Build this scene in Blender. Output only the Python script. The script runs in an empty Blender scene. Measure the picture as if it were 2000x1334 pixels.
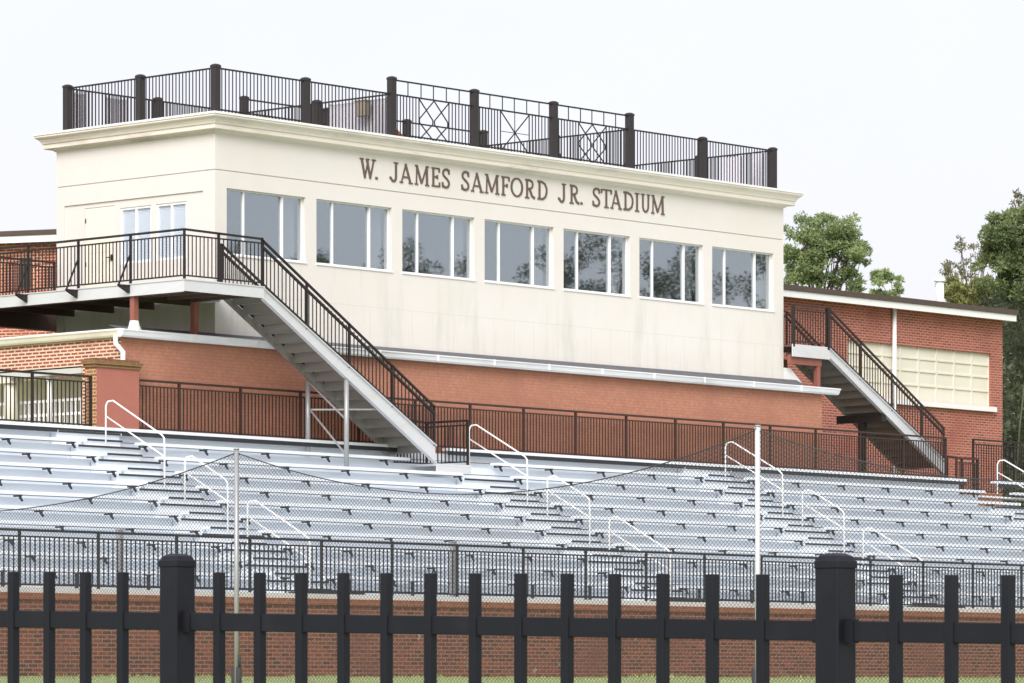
import bpy, bmesh, math, random
from mathutils import Vector, Matrix, Quaternion, noise
random.seed(7)
R = math.radians
sc = bpy.context.scene
COL = sc.collection

# ------------------------------------------------------------------ survey frame
# x runs along the stadium front (t), y runs back into the press box (y = -w), z is height above the photographer's eye
F, YH = 8300.0, 1335.0
DX, DY = 0.67044505, 0.74195919
KX, KY = -580 / F * 92.0, 92.0
def c2w(X, Y, z=0.0):
    qx, qy = X - KX, Y - KY
    return Vector((qx * DX + qy * DY, -(qx * DY - qy * DX), z))
def tw_depth(t, w): return KY + t * DY - w * DX
def T(px, w):
    k = (px - 1000) / F; ox, oy = KX + w * DY, KY - w * DX
    return (k * oy - ox) / (DX - k * DY)
def W(px, t):
    k = (px - 1000) / F; ox, oy = KX + t * DX, KY + t * DY
    return (k * oy - ox) / (DY + k * DX)
def P(t, w, z): return Vector((t, -w, z))

# ------------------------------------------------------------------ object helpers
WL = {}
def thing(name, label, cat, loc=(0, 0, 0), group=None, rz=0.0):
    o = bpy.data.objects.new(name, None); COL.objects.link(o)
    o.location = loc; o.rotation_euler = (0, 0, rz); o.empty_display_size = 0.3
    o['label'] = label; o['category'] = cat
    if group: o['group'] = group
    WL[o.name] = Vector((0, 0, 0)) if rz else Vector(loc)
    return o
def tag(o, label=None, cat=None, group=None, kind=None):
    if label: o['label'] = label
    if cat: o['category'] = cat
    if group: o['group'] = group
    if kind: o['kind'] = kind
    return o

class MB:
    def __init__(s): s.v = []; s.f = []; s.sm = []
    def add(s, vs, fs, smooth=False):
        b = len(s.v); s.v += [Vector(v) for v in vs]
        s.f += [tuple(i + b for i in f) for f in fs]; s.sm += [smooth] * len(fs)
        return s
    def box(s, x0, x1, y0, y1, z0, z1):
        return s.add([(x0, y0, z0), (x1, y0, z0), (x1, y1, z0), (x0, y1, z0), (x0, y0, z1), (x1, y0, z1), (x1, y1, z1), (x0, y1, z1)],
                     [(3, 2, 1, 0), (4, 5, 6, 7), (0, 1, 5, 4), (1, 2, 6, 5), (2, 3, 7, 6), (3, 0, 4, 7)])
    def bx(s, t0, t1, w0, w1, z0, z1): return s.box(t0, t1, -w1, -w0, z0, z1)
    def bar(s, p, q, wd, ht, up=(0, 0, 1)):
        p, q = Vector(p), Vector(q); d = (q - p).normalized(); up = Vector(up)
        if abs(d.dot(up)) > .98: up = Vector((0, 1, 0))
        a = d.cross(up).normalized() * wd / 2; b = a.cross(d).normalized() * ht / 2
        vs = [p - a - b, p + a - b, p + a + b, p - a + b, q - a - b, q + a - b, q + a + b, q - a + b]
        return s.add(vs, [(0, 1, 2, 3), (7, 6, 5, 4), (0, 4, 5, 1), (1, 5, 6, 2), (2, 6, 7, 3), (3, 7, 4, 0)])
    def tube(s, pts, rad, n=8, caps=True):
        pts = [Vector(p) for p in pts]; rs = rad if isinstance(rad, (list, tuple)) else [rad] * len(pts)
        vs = []; fs = []; ref = None
        for i, p in enumerate(pts):
            d = (pts[min(i + 1, len(pts) - 1)] - pts[max(i - 1, 0)]).normalized()
            if ref is None: ref = Vector((0, 0, 1)) if abs(d.z) < .9 else Vector((1, 0, 0))
            a = d.cross(ref).normalized(); b = a.cross(d).normalized(); ref = b
            for k in range(n):
                an = 2 * math.pi * k / n; vs.append(p + (a * math.cos(an) + b * math.sin(an)) * rs[i])
        for i in range(len(pts) - 1):
            for k in range(n):
                k2 = (k + 1) % n; fs.append((i * n + k, i * n + k2, (i + 1) * n + k2, (i + 1) * n + k))
        s.add(vs, fs, True)
        if caps:
            b = len(s.v) - len(vs)
            s.f += [tuple(b + k for k in range(n))[::-1], tuple(b + (len(pts) - 1) * n + k for k in range(n))]; s.sm += [False, False]
        return s
    def prism(s, poly, d0, d1, axis='y'):
        n = len(poly)
        if axis == 'y': vs = [(x, d0, z) for x, z in poly] + [(x, d1, z) for x, z in poly]
        elif axis == 'x': vs = [(d0, x, z) for x, z in poly] + [(d1, x, z) for x, z in poly]
        else: vs = [(x, y, d0) for x, y in poly] + [(x, y, d1) for x, y in poly]
        return s.add(vs, [tuple(range(n)), tuple(range(2 * n - 1, n - 1, -1))] + [(i, (i + 1) % n + 0, (i + 1) % n + n, i + n) for i in range(n)])
    def mesh(s, name, off=Vector((0, 0, 0)), fix=True):
        m = bpy.data.meshes.new(name); m.from_pydata([tuple(v - off) for v in s.v], [], s.f)
        m.polygons.foreach_set('use_smooth', s.sm); m.update()
        if fix:
            b = bmesh.new(); b.from_mesh(m); bmesh.ops.recalc_face_normals(b, faces=b.faces); b.to_mesh(m); b.free()
        return m
    def build(s, name, mat, parent=None, label=None, bevel=0.0, fix=True, base=None):
        off = WL[parent.name] if parent else (Vector(base) if base else Vector((0, 0, 0)))
        m = s.mesh(name, off, fix); m.materials.append(mat)
        o = bpy.data.objects.new(name, m); COL.objects.link(o)
        if parent: o.parent = parent; WL[o.name] = off
        else: o.location = off; WL[o.name] = off
        if label: o['label'] = label
        if bevel:
            b = o.modifiers.new('edge', 'BEVEL'); b.width = bevel; b.segments = 2; b.limit_method = 'ANGLE'; b.angle_limit = R(50)
        return o
def dup(o, parent=None, loc=None):
    c = o.copy(); COL.objects.link(c); c.parent = parent
    if loc is not None: c.location = loc
    WL[c.name] = WL[parent.name] if parent else Vector(c.location)
    return c

# ------------------------------------------------------------------ materials
def nm(name):
    m = bpy.data.materials.new(name); m.use_nodes = True; nt = m.node_tree
    return m, nt, nt.nodes['Principled BSDF']
def nd(nt, t, **kw):
    n = nt.nodes.new(t)
    for k, v in kw.items():
        if k in n.inputs: n.inputs[k].default_value = v
        else: setattr(n, k, v)
    return n
def rgb(c): return (c[0], c[1], c[2], 1)
def mixc(nt, fac, a, b, mode='MIX'):
    n = nt.nodes.new('ShaderNodeMix'); n.data_type = 'RGBA'; n.blend_type = mode
    for sock, v in ((n.inputs[0], fac), (n.inputs[6], a), (n.inputs[7], b)):
        if hasattr(v, 'links') or isinstance(v, bpy.types.NodeSocket): nt.links.new(v, sock)
        elif isinstance(v, (int, float)): sock.default_value = v
        else: sock.default_value = rgb(v)
    return n.outputs[2]
def coords(nt, scale=(1, 1, 1), obj=True):
    tc = nt.nodes.new('ShaderNodeTexCoord'); mp = nt.nodes.new('ShaderNodeMapping'); mp.inputs['Scale'].default_value = scale
    nt.links.new(tc.outputs['Object'], mp.inputs['Vector']); return mp.outputs[0]
def nse(nt, scale, detail=4, stretch=(1, 1, 1), rough=.6):
    n = nd(nt, 'ShaderNodeTexNoise', Scale=scale, Detail=detail, Roughness=rough); nt.links.new(coords(nt, stretch), n.inputs['Vector']); return n.outputs['Fac']
def ramp(nt, src, p0, p1, c0=(0, 0, 0), c1=(1, 1, 1)):
    n = nt.nodes.new('ShaderNodeValToRGB'); e = n.color_ramp.elements
    e[0].position = p0; e[1].position = p1; e[0].color = rgb(c0); e[1].color = rgb(c1); nt.links.new(src, n.inputs[0]); return n.outputs[0]
def bump(nt, b, src, st, dist=.01):
    n = nd(nt, 'ShaderNodeBump', Strength=st, Distance=dist); nt.links.new(src, n.inputs['Height']); nt.links.new(n.outputs[0], b.inputs['Normal'])
def simple(name, c, rough=.55, metal=0.0, var=.12, scale=4.0, stain=None, st_amt=.35, stretch=(1, 1, 1), bmp=.0, spec=.5):
    m, nt, b = nm(name); b.inputs['Roughness'].default_value = rough; b.inputs['Metallic'].default_value = metal
    b.inputs['Specular IOR Level'].default_value = spec
    n1 = nse(nt, scale, 5, stretch)
    col = mixc(nt, n1, [x * (1 - var) for x in c], [min(1, x * (1 + var)) for x in c])
    if stain:
        n2 = ramp(nt, nse(nt, scale * .35, 6, stretch), .52, .72)
        f = nd(nt, 'ShaderNodeMath', operation='MULTIPLY'); nt.links.new(n2, f.inputs[0]); f.inputs[1].default_value = st_amt
        col = mixc(nt, f.outputs[0], col, stain)
    nt.links.new(col, b.inputs['Base Color'])
    if bmp: bump(nt, b, nse(nt, scale * 8, 4), bmp)
    return m
def brick(name, c1, c2, mortar, bw=.215, rh=.0735, ms=.011, dark=None, bmp=.35, paint=None, rough=.85, bias=0.0, blotch=None):
    m, nt, b = nm(name); b.inputs['Roughness'].default_value = rough
    tc = nt.nodes.new('ShaderNodeTexCoord'); sp = nt.nodes.new('ShaderNodeSeparateXYZ'); nt.links.new(tc.outputs['Object'], sp.inputs[0])
    ad = nd(nt, 'ShaderNodeMath', operation='ADD'); nt.links.new(sp.outputs[0], ad.inputs[0]); nt.links.new(sp.outputs[1], ad.inputs[1])
    cb = nt.nodes.new('ShaderNodeCombineXYZ'); nt.links.new(ad.outputs[0], cb.inputs[0]); nt.links.new(sp.outputs[2], cb.inputs[1])
    br = nd(nt, 'ShaderNodeTexBrick', **{'Scale': 1.0, 'Mortar Size': ms, 'Mortar Smooth': .15, 'Bias': bias, 'Brick Width': bw, 'Row Height': rh})
    br.offset = .5
    nt.links.new(cb.outputs[0], br.inputs['Vector'])
    br.inputs['Color1'].default_value = rgb(c1); br.inputs['Color2'].default_value = rgb(c2); br.inputs['Mortar'].default_value = rgb(mortar)
    col = mixc(nt, .5, br.outputs['Color'], nse(nt, 9, 4), 'OVERLAY')
    col = mixc(nt, .55, br.outputs['Color'], col)
    col = mixc(nt, ramp(nt, nse(nt, .5, 5), .35, .75), col, [x * .72 for x in c1], 'MIX') if dark is None else mixc(nt, ramp(nt, nse(nt, .6, 6), .5, .8), col, dark)
    if blotch: col = mixc(nt, ramp(nt, nse(nt, 2.1, 6), .66, .76), col, blotch)
    nt.links.new(col, b.inputs['Base Color'])
    if bmp:
        iv = nd(nt, 'ShaderNodeMath', operation='SUBTRACT'); iv.inputs[0].default_value = 1; nt.links.new(br.outputs['Fac'], iv.inputs[1])
        bump(nt, b, iv.outputs[0], bmp, .008)
    return m
M = {}
M['stucco'] = None
def stucco():
    m, nt, b = nm('cream_stucco'); b.inputs['Roughness'].default_value = .9; b.inputs['Specular IOR Level'].default_value = .2
    base = mixc(nt, nse(nt, 1.3, 6), (.68, .65, .625), (.735, .71, .69))
    st = nse(nt, 1.6, 7, (1.0, 1.0, .16), .7)                       # rain streaks run down the wall
    stf = ramp(nt, st, .5, .74)
    tc = nt.nodes.new('ShaderNodeTexCoord'); sp = nt.nodes.new('ShaderNodeSeparateXYZ'); nt.links.new(tc.outputs['Object'], sp.inputs[0])
    zz = nd(nt, 'ShaderNodeMapRange'); nt.links.new(sp.outputs[2], zz.inputs[0])
    for i, v in ((1, 1.9), (2, 1.0), (3, 0.0), (4, 1.0)): zz.inputs[i].default_value = v   # streaking only below the sills
    mu = nd(nt, 'ShaderNodeMath', operation='MULTIPLY'); nt.links.new(stf, mu.inputs[0]); nt.links.new(zz.outputs[0], mu.inputs[1])
    m2 = nd(nt, 'ShaderNodeMath', operation='MULTIPLY'); nt.links.new(mu.outputs[0], m2.inputs[0]); m2.inputs[1].default_value = .95
    col = mixc(nt, m2.outputs[0], base, (.50, .52, .46))
    pale = nd(nt, 'ShaderNodeMath', operation='MULTIPLY'); nt.links.new(zz.outputs[0], pale.inputs[0]); pale.inputs[1].default_value = .35
    col2 = mixc(nt, pale.outputs[0], col, mixc(nt, .5, col, (.79, .785, .76)))
    cbx = nt.nodes.new('ShaderNodeCombineXYZ'); nt.links.new(sp.outputs[0], cbx.inputs[0]); nt.links.new(sp.outputs[2], cbx.inputs[1])
    jt = nd(nt, 'ShaderNodeTexBrick', **{'Scale': 1.0, 'Mortar Size': .012, 'Mortar Smooth': .6, 'Brick Width': .69, 'Row Height': .97}); jt.offset = 0
    nt.links.new(cbx.outputs[0], jt.inputs['Vector'])
    lim = nd(nt, 'ShaderNodeMath', operation='LESS_THAN'); nt.links.new(sp.outputs[2], lim.inputs[0]); lim.inputs[1].default_value = .985
    jm = nd(nt, 'ShaderNodeMath', operation='MULTIPLY'); nt.links.new(jt.outputs['Fac'], jm.inputs[0]); nt.links.new(lim.outputs[0], jm.inputs[1])
    j2 = nd(nt, 'ShaderNodeMath', operation='MULTIPLY'); nt.links.new(jm.outputs[0], j2.inputs[0]); j2.inputs[1].default_value = .42
    col2 = mixc(nt, j2.outputs[0], col2, (.52, .51, .46))
    drip = ramp(nt, nse(nt, 5.0, 5, (1.0, 1.0, .05), .75), .56, .74)
    band = nd(nt, 'ShaderNodeMapRange'); nt.links.new(sp.outputs[2], band.inputs[0])
    for i, v in ((1, 1.15), (2, 1.85), (3, 0.0), (4, .42)): band.inputs[i].default_value = v
    top = nd(nt, 'ShaderNodeMath', operation='LESS_THAN'); nt.links.new(sp.outputs[2], top.inputs[0]); top.inputs[1].default_value = 1.86
    d1_ = nd(nt, 'ShaderNodeMath', operation='MULTIPLY'); nt.links.new(drip, d1_.inputs[0]); nt.links.new(band.outputs[0], d1_.inputs[1])
    d2_ = nd(nt, 'ShaderNodeMath', operation='MULTIPLY'); nt.links.new(d1_.outputs[0], d2_.inputs[0]); nt.links.new(top.outputs[0], d2_.inputs[1])
    col2 = mixc(nt, d2_.outputs[0], col2, (.50, .48, .42))
    col2 = mixc(nt, ramp(nt, nse(nt, .45, 6), .42, .72, (0, 0, 0), (.35, .35, .35)), col2, (.66, .62, .55))
    nt.links.new(col2, b.inputs['Base Color']); bump(nt, b, nse(nt, 60, 3), .15, .005)
    return m
M['stucco'] = stucco()
M['cornice'] = simple('cornice_paint', (.76, .71, .635), .8, var=.06, scale=2, stain=(.27, .24, .21), st_amt=.55, stretch=(.6, .6, 3))
M['white'] = simple('white_paint', (.82, .83, .84), .5, var=.05, scale=3)
M['frame_white'] = simple('white_window_frame', (.85, .86, .88), .4, var=.03)
M['gutter'] = simple('galvanised_gutter', (.82, .84, .88), .45, var=.1, scale=2, stain=(.45, .46, .48), st_amt=.5, stretch=(.5, .5, 2))
M['gutter_cream'] = simple('cream_gutter', (.78, .74, .64), .5, var=.06, scale=2, stain=(.5, .45, .36), st_amt=.35)
M['tar'] = simple('roof_membrane', (.11, .11, .12), .9, var=.25, scale=3)
M['painted_brick'] = brick('painted_brick', (.445, .20, .132), (.47, .215, .145), (.41, .18, .118), ms=.012, bmp=.25, dark=(.38, .165, .11), blotch=(.47, .235, .17), rough=.8)
M['wing_brick'] = brick('tan_jointed_brick', (.36, .085, .05), (.24, .055, .035), (.70, .54, .42), ms=.018, bw=.225, dark=(.25, .07, .04))
M['gym_brick'] = brick('red_gym_brick', (.345, .092, .064), (.13, .036, .027), (.46, .23, .175), ms=.016, bw=.225, rh=.0735, bias=-.35, dark=(.27, .08, .055), blotch=(.33, .15, .09))
M['far_brick'] = brick('bright_red_brick', (.42, .10, .055), (.28, .065, .04), (.62, .42, .31), ms=.014, dark=(.28, .07, .045))
M['wall_brick'] = brick('orange_field_brick', (.205, .057, .030), (.078, .031, .022), (.245, .145, .095), ms=.012, bw=.225, rh=.0765, dark=(.15, .058, .038), blotch=(.40, .36, .33))
M['cap_brick'] = brick('rowlock_cap_brick', (.27, .085, .04), (.17, .055, .03), (.24, .14, .08), bw=.0765, rh=.12, ms=.008, dark=(.22, .075, .035))
M['pier_side'] = brick('orange_pier_brick', (.36, .13, .05), (.25, .085, .035), (.52, .38, .22), ms=.014, dark=(.30, .12, .04))
M['pier_front'] = simple('pink_pier_paint', (.37, .135, .10), .8, var=.12, scale=3, stain=(.33, .13, .07), st_amt=.5, bmp=.1)
M['pier_cap'] = brick('mossy_cap_brick', (.24, .10, .05), (.17, .08, .045), (.24, .17, .07), bw=.2, rh=.06, ms=.01, dark=(.20, .15, .03))
M['rail'] = simple('dark_bronze_metal', (.024, .020, .020), .5, .3, var=.15, scale=6)
M['rail_brown'] = simple('brown_metal_rail', (.045, .026, .022), .55, .2, var=.2, scale=6)
M['rail_black'] = simple('black_metal_rail', (.018, .018, .021), .5, .2, var=.15, scale=6)
M['post_dark'] = simple('charcoal_post', (.028, .024, .025), .55, .1, var=.2, scale=4)
M['fence_black'] = simple('black_powder_coat', (.0088, .0090, .0132), .5, 0, var=.2, scale=14, stain=(.018, .018, .024), st_amt=.6, bmp=.04, spec=.3)
M['fence_black'].node_tree.nodes['Principled BSDF'].inputs['Specular Tint'].default_value = (.82, .86, 1, 1)
M['alu'] = simple('mill_aluminium', (.79, .845, .90), .42, .1, var=.07, scale=1.2, stain=(.64, .675, .71), st_amt=.6, stretch=(.35, 1, 4))
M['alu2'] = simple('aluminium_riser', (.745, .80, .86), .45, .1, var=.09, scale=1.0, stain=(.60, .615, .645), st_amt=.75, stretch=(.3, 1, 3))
M['steel'] = simple('galvanised_steel', (.36, .37, .385), .45, .35, var=.15, scale=5, stain=(.36, .34, .32), st_amt=.5)
M['steel_pan'] = simple('stair_pan_steel', (.37, .36, .345), .42, .45, var=.35, scale=3.0, stain=(.22, .18, .14), st_amt=.75, stretch=(2.2, .6, 1))
M['fascia'] = simple('painted_channel', (.58, .595, .62), .5, var=.08, scale=2.5, stain=(.5, .46, .42), st_amt=.4, stretch=(.6, .6, 2))
M['deck_under'] = simple('brown_soffit_steel', (.10, .062, .05), .7, var=.25, scale=3)
M['red_steel'] = simple('red_oxide_steel', (.27, .095, .07), .6, var=.2, scale=5)
M['rail_white'] = simple('white_pipe', (.84, .84, .83), .4, var=.04, scale=5)
M['rubber'] = simple('black_nosing', (.035, .035, .04), .8, var=.2)
M['bracket'] = simple('dark_bracket_and_gap', (.03, .031, .036), .6, .2, var=.2)  # brackets and legs, also the painted shade under the top plank
M['angle'] = simple('painted_seat_shade', (.24, .26, .29), .6, .2, var=.2)  # no steel angle: painted shade for the gap below each seat
M['concrete'] = simple('pale_concrete', (.56, .55, .53), .9, var=.12, scale=3, stain=(.40, .39, .38), st_amt=.5, bmp=.15)
M['door'] = simple('cream_door', (.80, .75, .65), .6, var=.03)
M['blind'] = simple('white_blind', (.80, .82, .86), .6, var=.03)
M['curtain'] = simple('pale_curtain', (.42, .44, .47), .9, var=.08, scale=6, stretch=(6, 6, .2))
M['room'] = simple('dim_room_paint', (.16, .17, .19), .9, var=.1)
M['letters'] = simple('bronze_letters', (.15, .105, .085), .45, .3, var=.15, scale=5)
M['panel_cream'] = simple('infill_panel_cream', (.74, .71, .615), .75, var=.06, scale=2, stain=(.62, .58, .46), st_amt=.4)
M['roof_dark'] = simple('dark_roof_edge', (.085, .062, .052), .85, var=.2, scale=4)
M['lilac'] = simple('lilac_grey_board', (.56, .56, .63), .7, var=.06)
M['tan'] = simple('tan_metal_box', (.20, .175, .14), .6, var=.1)
M['rust'] = simple('rust_orange_roll', (.40, .14, .07), .8, var=.2)
M['net'] = simple('black_netting', (.06, .06, .065), .9, var=.1)
M['pole_pale'] = simple('weathered_pale_pole', (.60, .62, .66), .5, .1, var=.12, scale=4, stain=(.42, .42, .44), st_amt=.5, stretch=(2, 2, .5))
M['cable'] = simple('dark_cable', (.05, .05, .055), .6, var=.1)
M['bark'] = simple('pine_bark', (.075, .056, .045), .95, var=.3, scale=6, stretch=(2, 2, .4), bmp=.3)
def foliage(name, c, c2):
    m, nt, b = nm(name); b.inputs['Roughness'].default_value = .65; b.inputs['Specular IOR Level'].default_value = .3
    g = nt.nodes.new('ShaderNodeNewGeometry')
    r1 = mixc(nt, g.outputs['Random Per Island'], c, c2)
    col = mixc(nt, ramp(nt, nse(nt, .7, 3), .4, .65), r1, [x * 1.35 for x in c2])
    nt.links.new(col, b.inputs['Base Color'])
    tr = nd(nt, 'ShaderNodeBsdfTranslucent'); nt.links.new(col, tr.inputs[0])
    mx = nd(nt, 'ShaderNodeMixShader'); mx.inputs[0].default_value = .3
    nt.links.new(b.outputs[0], mx.inputs[1]); nt.links.new(tr.outputs[0], mx.inputs[2]); nt.links.new(mx.outputs[0], nt.nodes['Material Output'].inputs[0])
    return m
M['needles'] = foliage('pine_needles', (.115, .17, .07), (.255, .315, .15))
M['needles_dark'] = foliage('dark_needles', (.075, .11, .048), (.175, .215, .10))
M['leaf_olive'] = foliage('olive_leaves', (.14, .16, .05), (.25, .26, .10))
M['leaf_sparse'] = foliage('sparse_leaves', (.12, .125, .07), (.20, .19, .12))
M['leaf_far'] = foliage('distant_leaves', (.07, .08, .055), (.14, .15, .105))
M['leaf_wood'] = foliage('dark_wood_leaves', (.045, .058, .035), (.10, .115, .07))  # dark grey-green foliage of the wood
M['grassblade'] = foliage('grass_blades', (.16, .24, .06), (.34, .40, .16))
def ground_mat():
    m, nt, b = nm('lawn_ground'); b.inputs['Roughness'].default_value = .95
    c = mixc(nt, nse(nt, 2.0, 6), (.17, .25, .07), (.34, .40, .17))
    c = mixc(nt, ramp(nt, nse(nt, .25, 5), .5, .7), c, (.26, .27, .12))
    nt.links.new(c, b.inputs['Base Color']); bump(nt, b, nse(nt, 30, 4), .4, .03); return m
M['ground'] = ground_mat()
def glass_mat(refl=.29, clear=.80):
    m, nt, b = nm('window_glass'); nt.nodes.remove(b)
    gl = nd(nt, 'ShaderNodeBsdfGlossy', Roughness=.014); gl.inputs['Color'].default_value = (.86, .955, 1, 1)
    tr = nd(nt, 'ShaderNodeBsdfTransparent'); tr.inputs[0].default_value = (clear, clear * 1.02, clear * 1.04, 1)
    lw = nd(nt, 'ShaderNodeValue'); lw.outputs[0].default_value = refl
    w = nd(nt, 'ShaderNodeTexNoise', Scale=.9, Detail=1); nt.links.new(coords(nt), w.inputs['Vector'])
    bp = nd(nt, 'ShaderNodeBump', Strength=.06, Distance=.02); nt.links.new(w.outputs[0], bp.inputs['Height']); nt.links.new(bp.outputs[0], gl.inputs['Normal'])
    mx = nd(nt, 'ShaderNodeMixShader'); nt.links.new(lw.outputs[0], mx.inputs[0]); nt.links.new(tr.outputs[0], mx.inputs[1]); nt.links.new(gl.outputs[0], mx.inputs[2])
    nt.links.new(mx.outputs[0], nt.nodes['Material Output'].inputs[0]); return m
M['glass'] = glass_mat()
M['glass_side'] = glass_mat(.08, .95)

# ------------------------------------------------------------------ railing kit
def panel(parent, a, b, za, zb, ht0, ht1, sp, mat, pw=.016, rw=.03, rh=.03, name='picket_panel', bottom=True, top=True, trim=0.0):
    """pickets between (t,w) points a and b; za, zb base heights; ht0..ht1 the band above the base they fill"""
    mb = MB(); A = P(a[0], a[1], za); B = P(b[0], b[1], zb); L = (B - A); Lh = Vector((L.x, L.y, 0)).length
    u0 = Vector((0, 0, ht0)); u1 = Vector((0, 0, ht1))
    if bottom: mb.bar(A + u0, B + u0, rw, rh)
    if top: mb.bar(A + u1, B + u1, rw, rh)
    n = max(2, round(Lh / sp))
    for i in range(1, n):
        p = A.lerp(B, i / n)
        mb.bar(p + u0 - Vector((0, 0, rh * .3)), p + u1 + Vector((0, 0, rh * .3)), pw, pw, up=(L.x, L.y, 0))
    return mb.build(name, mat, parent)
def post_mesh(name, s, z0, z1, mat, cap=False):
    mb = MB().box(-s / 2, s / 2, -s / 2, s / 2, z0, z1)
    m = mb.mesh(name); m.materials.append(mat); return m
def put(mesh, name, parent, t, w, z=0.0):
    o = bpy.data.objects.new(name, mesh); COL.objects.link(o); o.parent = parent
    o.location = P(t, w, z) - WL[parent.name]; WL[o.name] = Vector((0, 0, 0)); return o
def rail(parent, pts, wd, ht, mat, name='top_rail'):
    mb = MB()
    for p, q in zip(pts, pts[1:]): mb.bar(p, q, wd, ht)
    return mb.build(name, mat, parent)

# ================================================================== GROUND
def gz(w):
    pts = [(-900, .13), (8.9, .13), (40, -.62), (62, -1.25), (200, -1.6), (900, -1.7)]
    for (w0, z0), (w1, z1) in zip(pts, pts[1:]):
        if w0 <= w <= w1: return z0 + (z1 - z0) * (w - w0) / (w1 - w0)
    return .13
g = MB(); ws = [-900, -60, 0, 8.9, 14, 20, 30, 40, 50, 62, 90, 200, 500]; ts = [-700, -200, -80, -40, -10, 20, 60, 200, 900]
vs = [(t, -w, gz(w)) for w in ws for t in ts]; n = len(ts)
g.add(vs, [(i * n + j, i * n + j + 1, (i + 1) * n + j + 1, (i + 1) * n + j) for i in range(len(ws) - 1) for j in range(n - 1)])
tag(g.build('ground', M['ground']), 'grassy ground sloping up to the low brick wall', 'ground', kind='structure')
gr = MB()
for i in range(9000):
    w = 8.86 + 6.5 * random.random() ** 2.2; t = random.uniform(-17, 24)
    if noise.noise(Vector((t * .6, w * 1.5, 3))) < -.12: continue
    h = random.uniform(.018, .045) * (1.7 if w < 9.0 else 1) * (1 + .9 * noise.noise(Vector((t * .35, 0, 9)))); a = random.uniform(0, 6.28); s = .012
    b = P(t, w, gz(w) - .004); lean = Vector((random.gauss(0, .02), random.gauss(0, .02), h))
    gr.add([b + Vector((math.cos(a), math.sin(a), 0)) * s, b - Vector((math.cos(a), math.sin(a), 0)) * s, b + lean], [(0, 1, 2)])
tag(gr.build('grass', M['grassblade'], fix=False), 'bright green grass along the foot of the low brick wall', 'grass', kind='stuff')

# ================================================================== PRESS BOX BUILDING
L, D, ZB, ZT = 19.75, 5.12, 7.5, 11.93
bld = thing('press_box_building', 'cream stucco press box with seven windows above a salmon painted brick base', 'building', (0, 0, ZB))
wins = [(0.35 + 2.7645 * k, 0.35 + 2.7645 * k + 2.42) for k in range(7)]
ZW0, ZW1, ZS = 9.33, 10.76, 11.135
fw = MB()
def frontbox(t0, t1, z0, z1): fw.box(t0, t1, 0, .25, z0, z1)
frontbox(0, L, ZB, ZW0); frontbox(0, L, ZW1, ZS - .011); frontbox(0, L, ZS + .011, ZT)
edges = [0.0] + [e for w in wins for e in w] + [L]
for i in range(0, len(edges), 2): frontbox(edges[i], edges[i + 1], ZW0, ZW1)
fw.box(0.03, L - .03, .03, .25, ZS - .011, ZS + .011)
# left side wall, with a shallow recessed bay for the door and the two windows
def side(y0, y1, z0, z1, x=0.0): fw.box(x, .25, y0, y1, z0, z1)
RY0, RY1, RZ = .38, 4.86, 10.70
side(.25, D, ZS + .011, ZT); fw.box(.03, .25, .28, D - .03, ZS - .011, ZS + .011)
side(.25, D, RZ, ZS - .011); side(.25, RY0, ZB, RZ); side(RY1, D, ZB, RZ)
DO = (3.23, 4.22, 8.44, 10.60); SW = [(.93, 1.90, 9.28, 10.52), (2.05, 3.06, 9.28, 10.52)]
ys = [RY0, SW[0][0], SW[0][1], SW[1][0], SW[1][1], DO[0], DO[1], RY1]
for i in (0, 2, 4, 6): side(ys[i], ys[i + 1], ZB, RZ, .035)
for y0, y1, z0, z1 in SW: side(y0, y1, ZB, z0, .035); side(y0, y1, z1, RZ, .035)
side(DO[0], DO[1], ZB, DO[2], .035); side(DO[0], DO[1], DO[3], RZ, .035)
fw.box(.25, L, D - .25, D, ZB, ZT); fw.box(L - .25, L, .25, D - .25, ZB, ZT)
fw.build('wall', M['stucco'], bld)
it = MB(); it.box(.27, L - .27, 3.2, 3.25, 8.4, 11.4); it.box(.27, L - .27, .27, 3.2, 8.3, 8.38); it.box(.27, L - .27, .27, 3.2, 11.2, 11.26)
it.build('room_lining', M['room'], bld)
# cornice swept round the four sides
prof = [(0, 11.925), (.04, 11.94), (.06, 11.97), (.19, 11.985), (.21, 12.0), (.21, 12.09), (.235, 12.10), (.25, 12.14), (.285, 12.19), (.335, 12.225), (.355, 12.245), (.355, 12.285), (.0, 12.30)]
cm = MB(); vs = []; fs = []
for p, z in prof: vs += [(-p, -p, z), (L + p, -p, z), (L + p, D + p, z), (-p, D + p, z)]
for i in range(len(prof) - 1):
    for k in range(4): fs.append((i * 4 + k, i * 4 + (k + 1) % 4, (i + 1) * 4 + (k + 1) % 4, (i + 1) * 4 + k))
fs.append(tuple(range(len(vs) - 4, len(vs)))); cm.add(vs, fs)
cor = cm.build('cornice', M['cornice'], bld)
dm = MB(); q = .375
for a in ((-q, L + q, -q, -.30), (-q, L + q, D + .30, D + q), (-q, -.30, -.30, D + .30), (L + .30, L + q, -.30, D + .30)): dm.box(*a, 12.287, 12.335)
dm.build('drip_edge', M['white'], cor)
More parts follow.
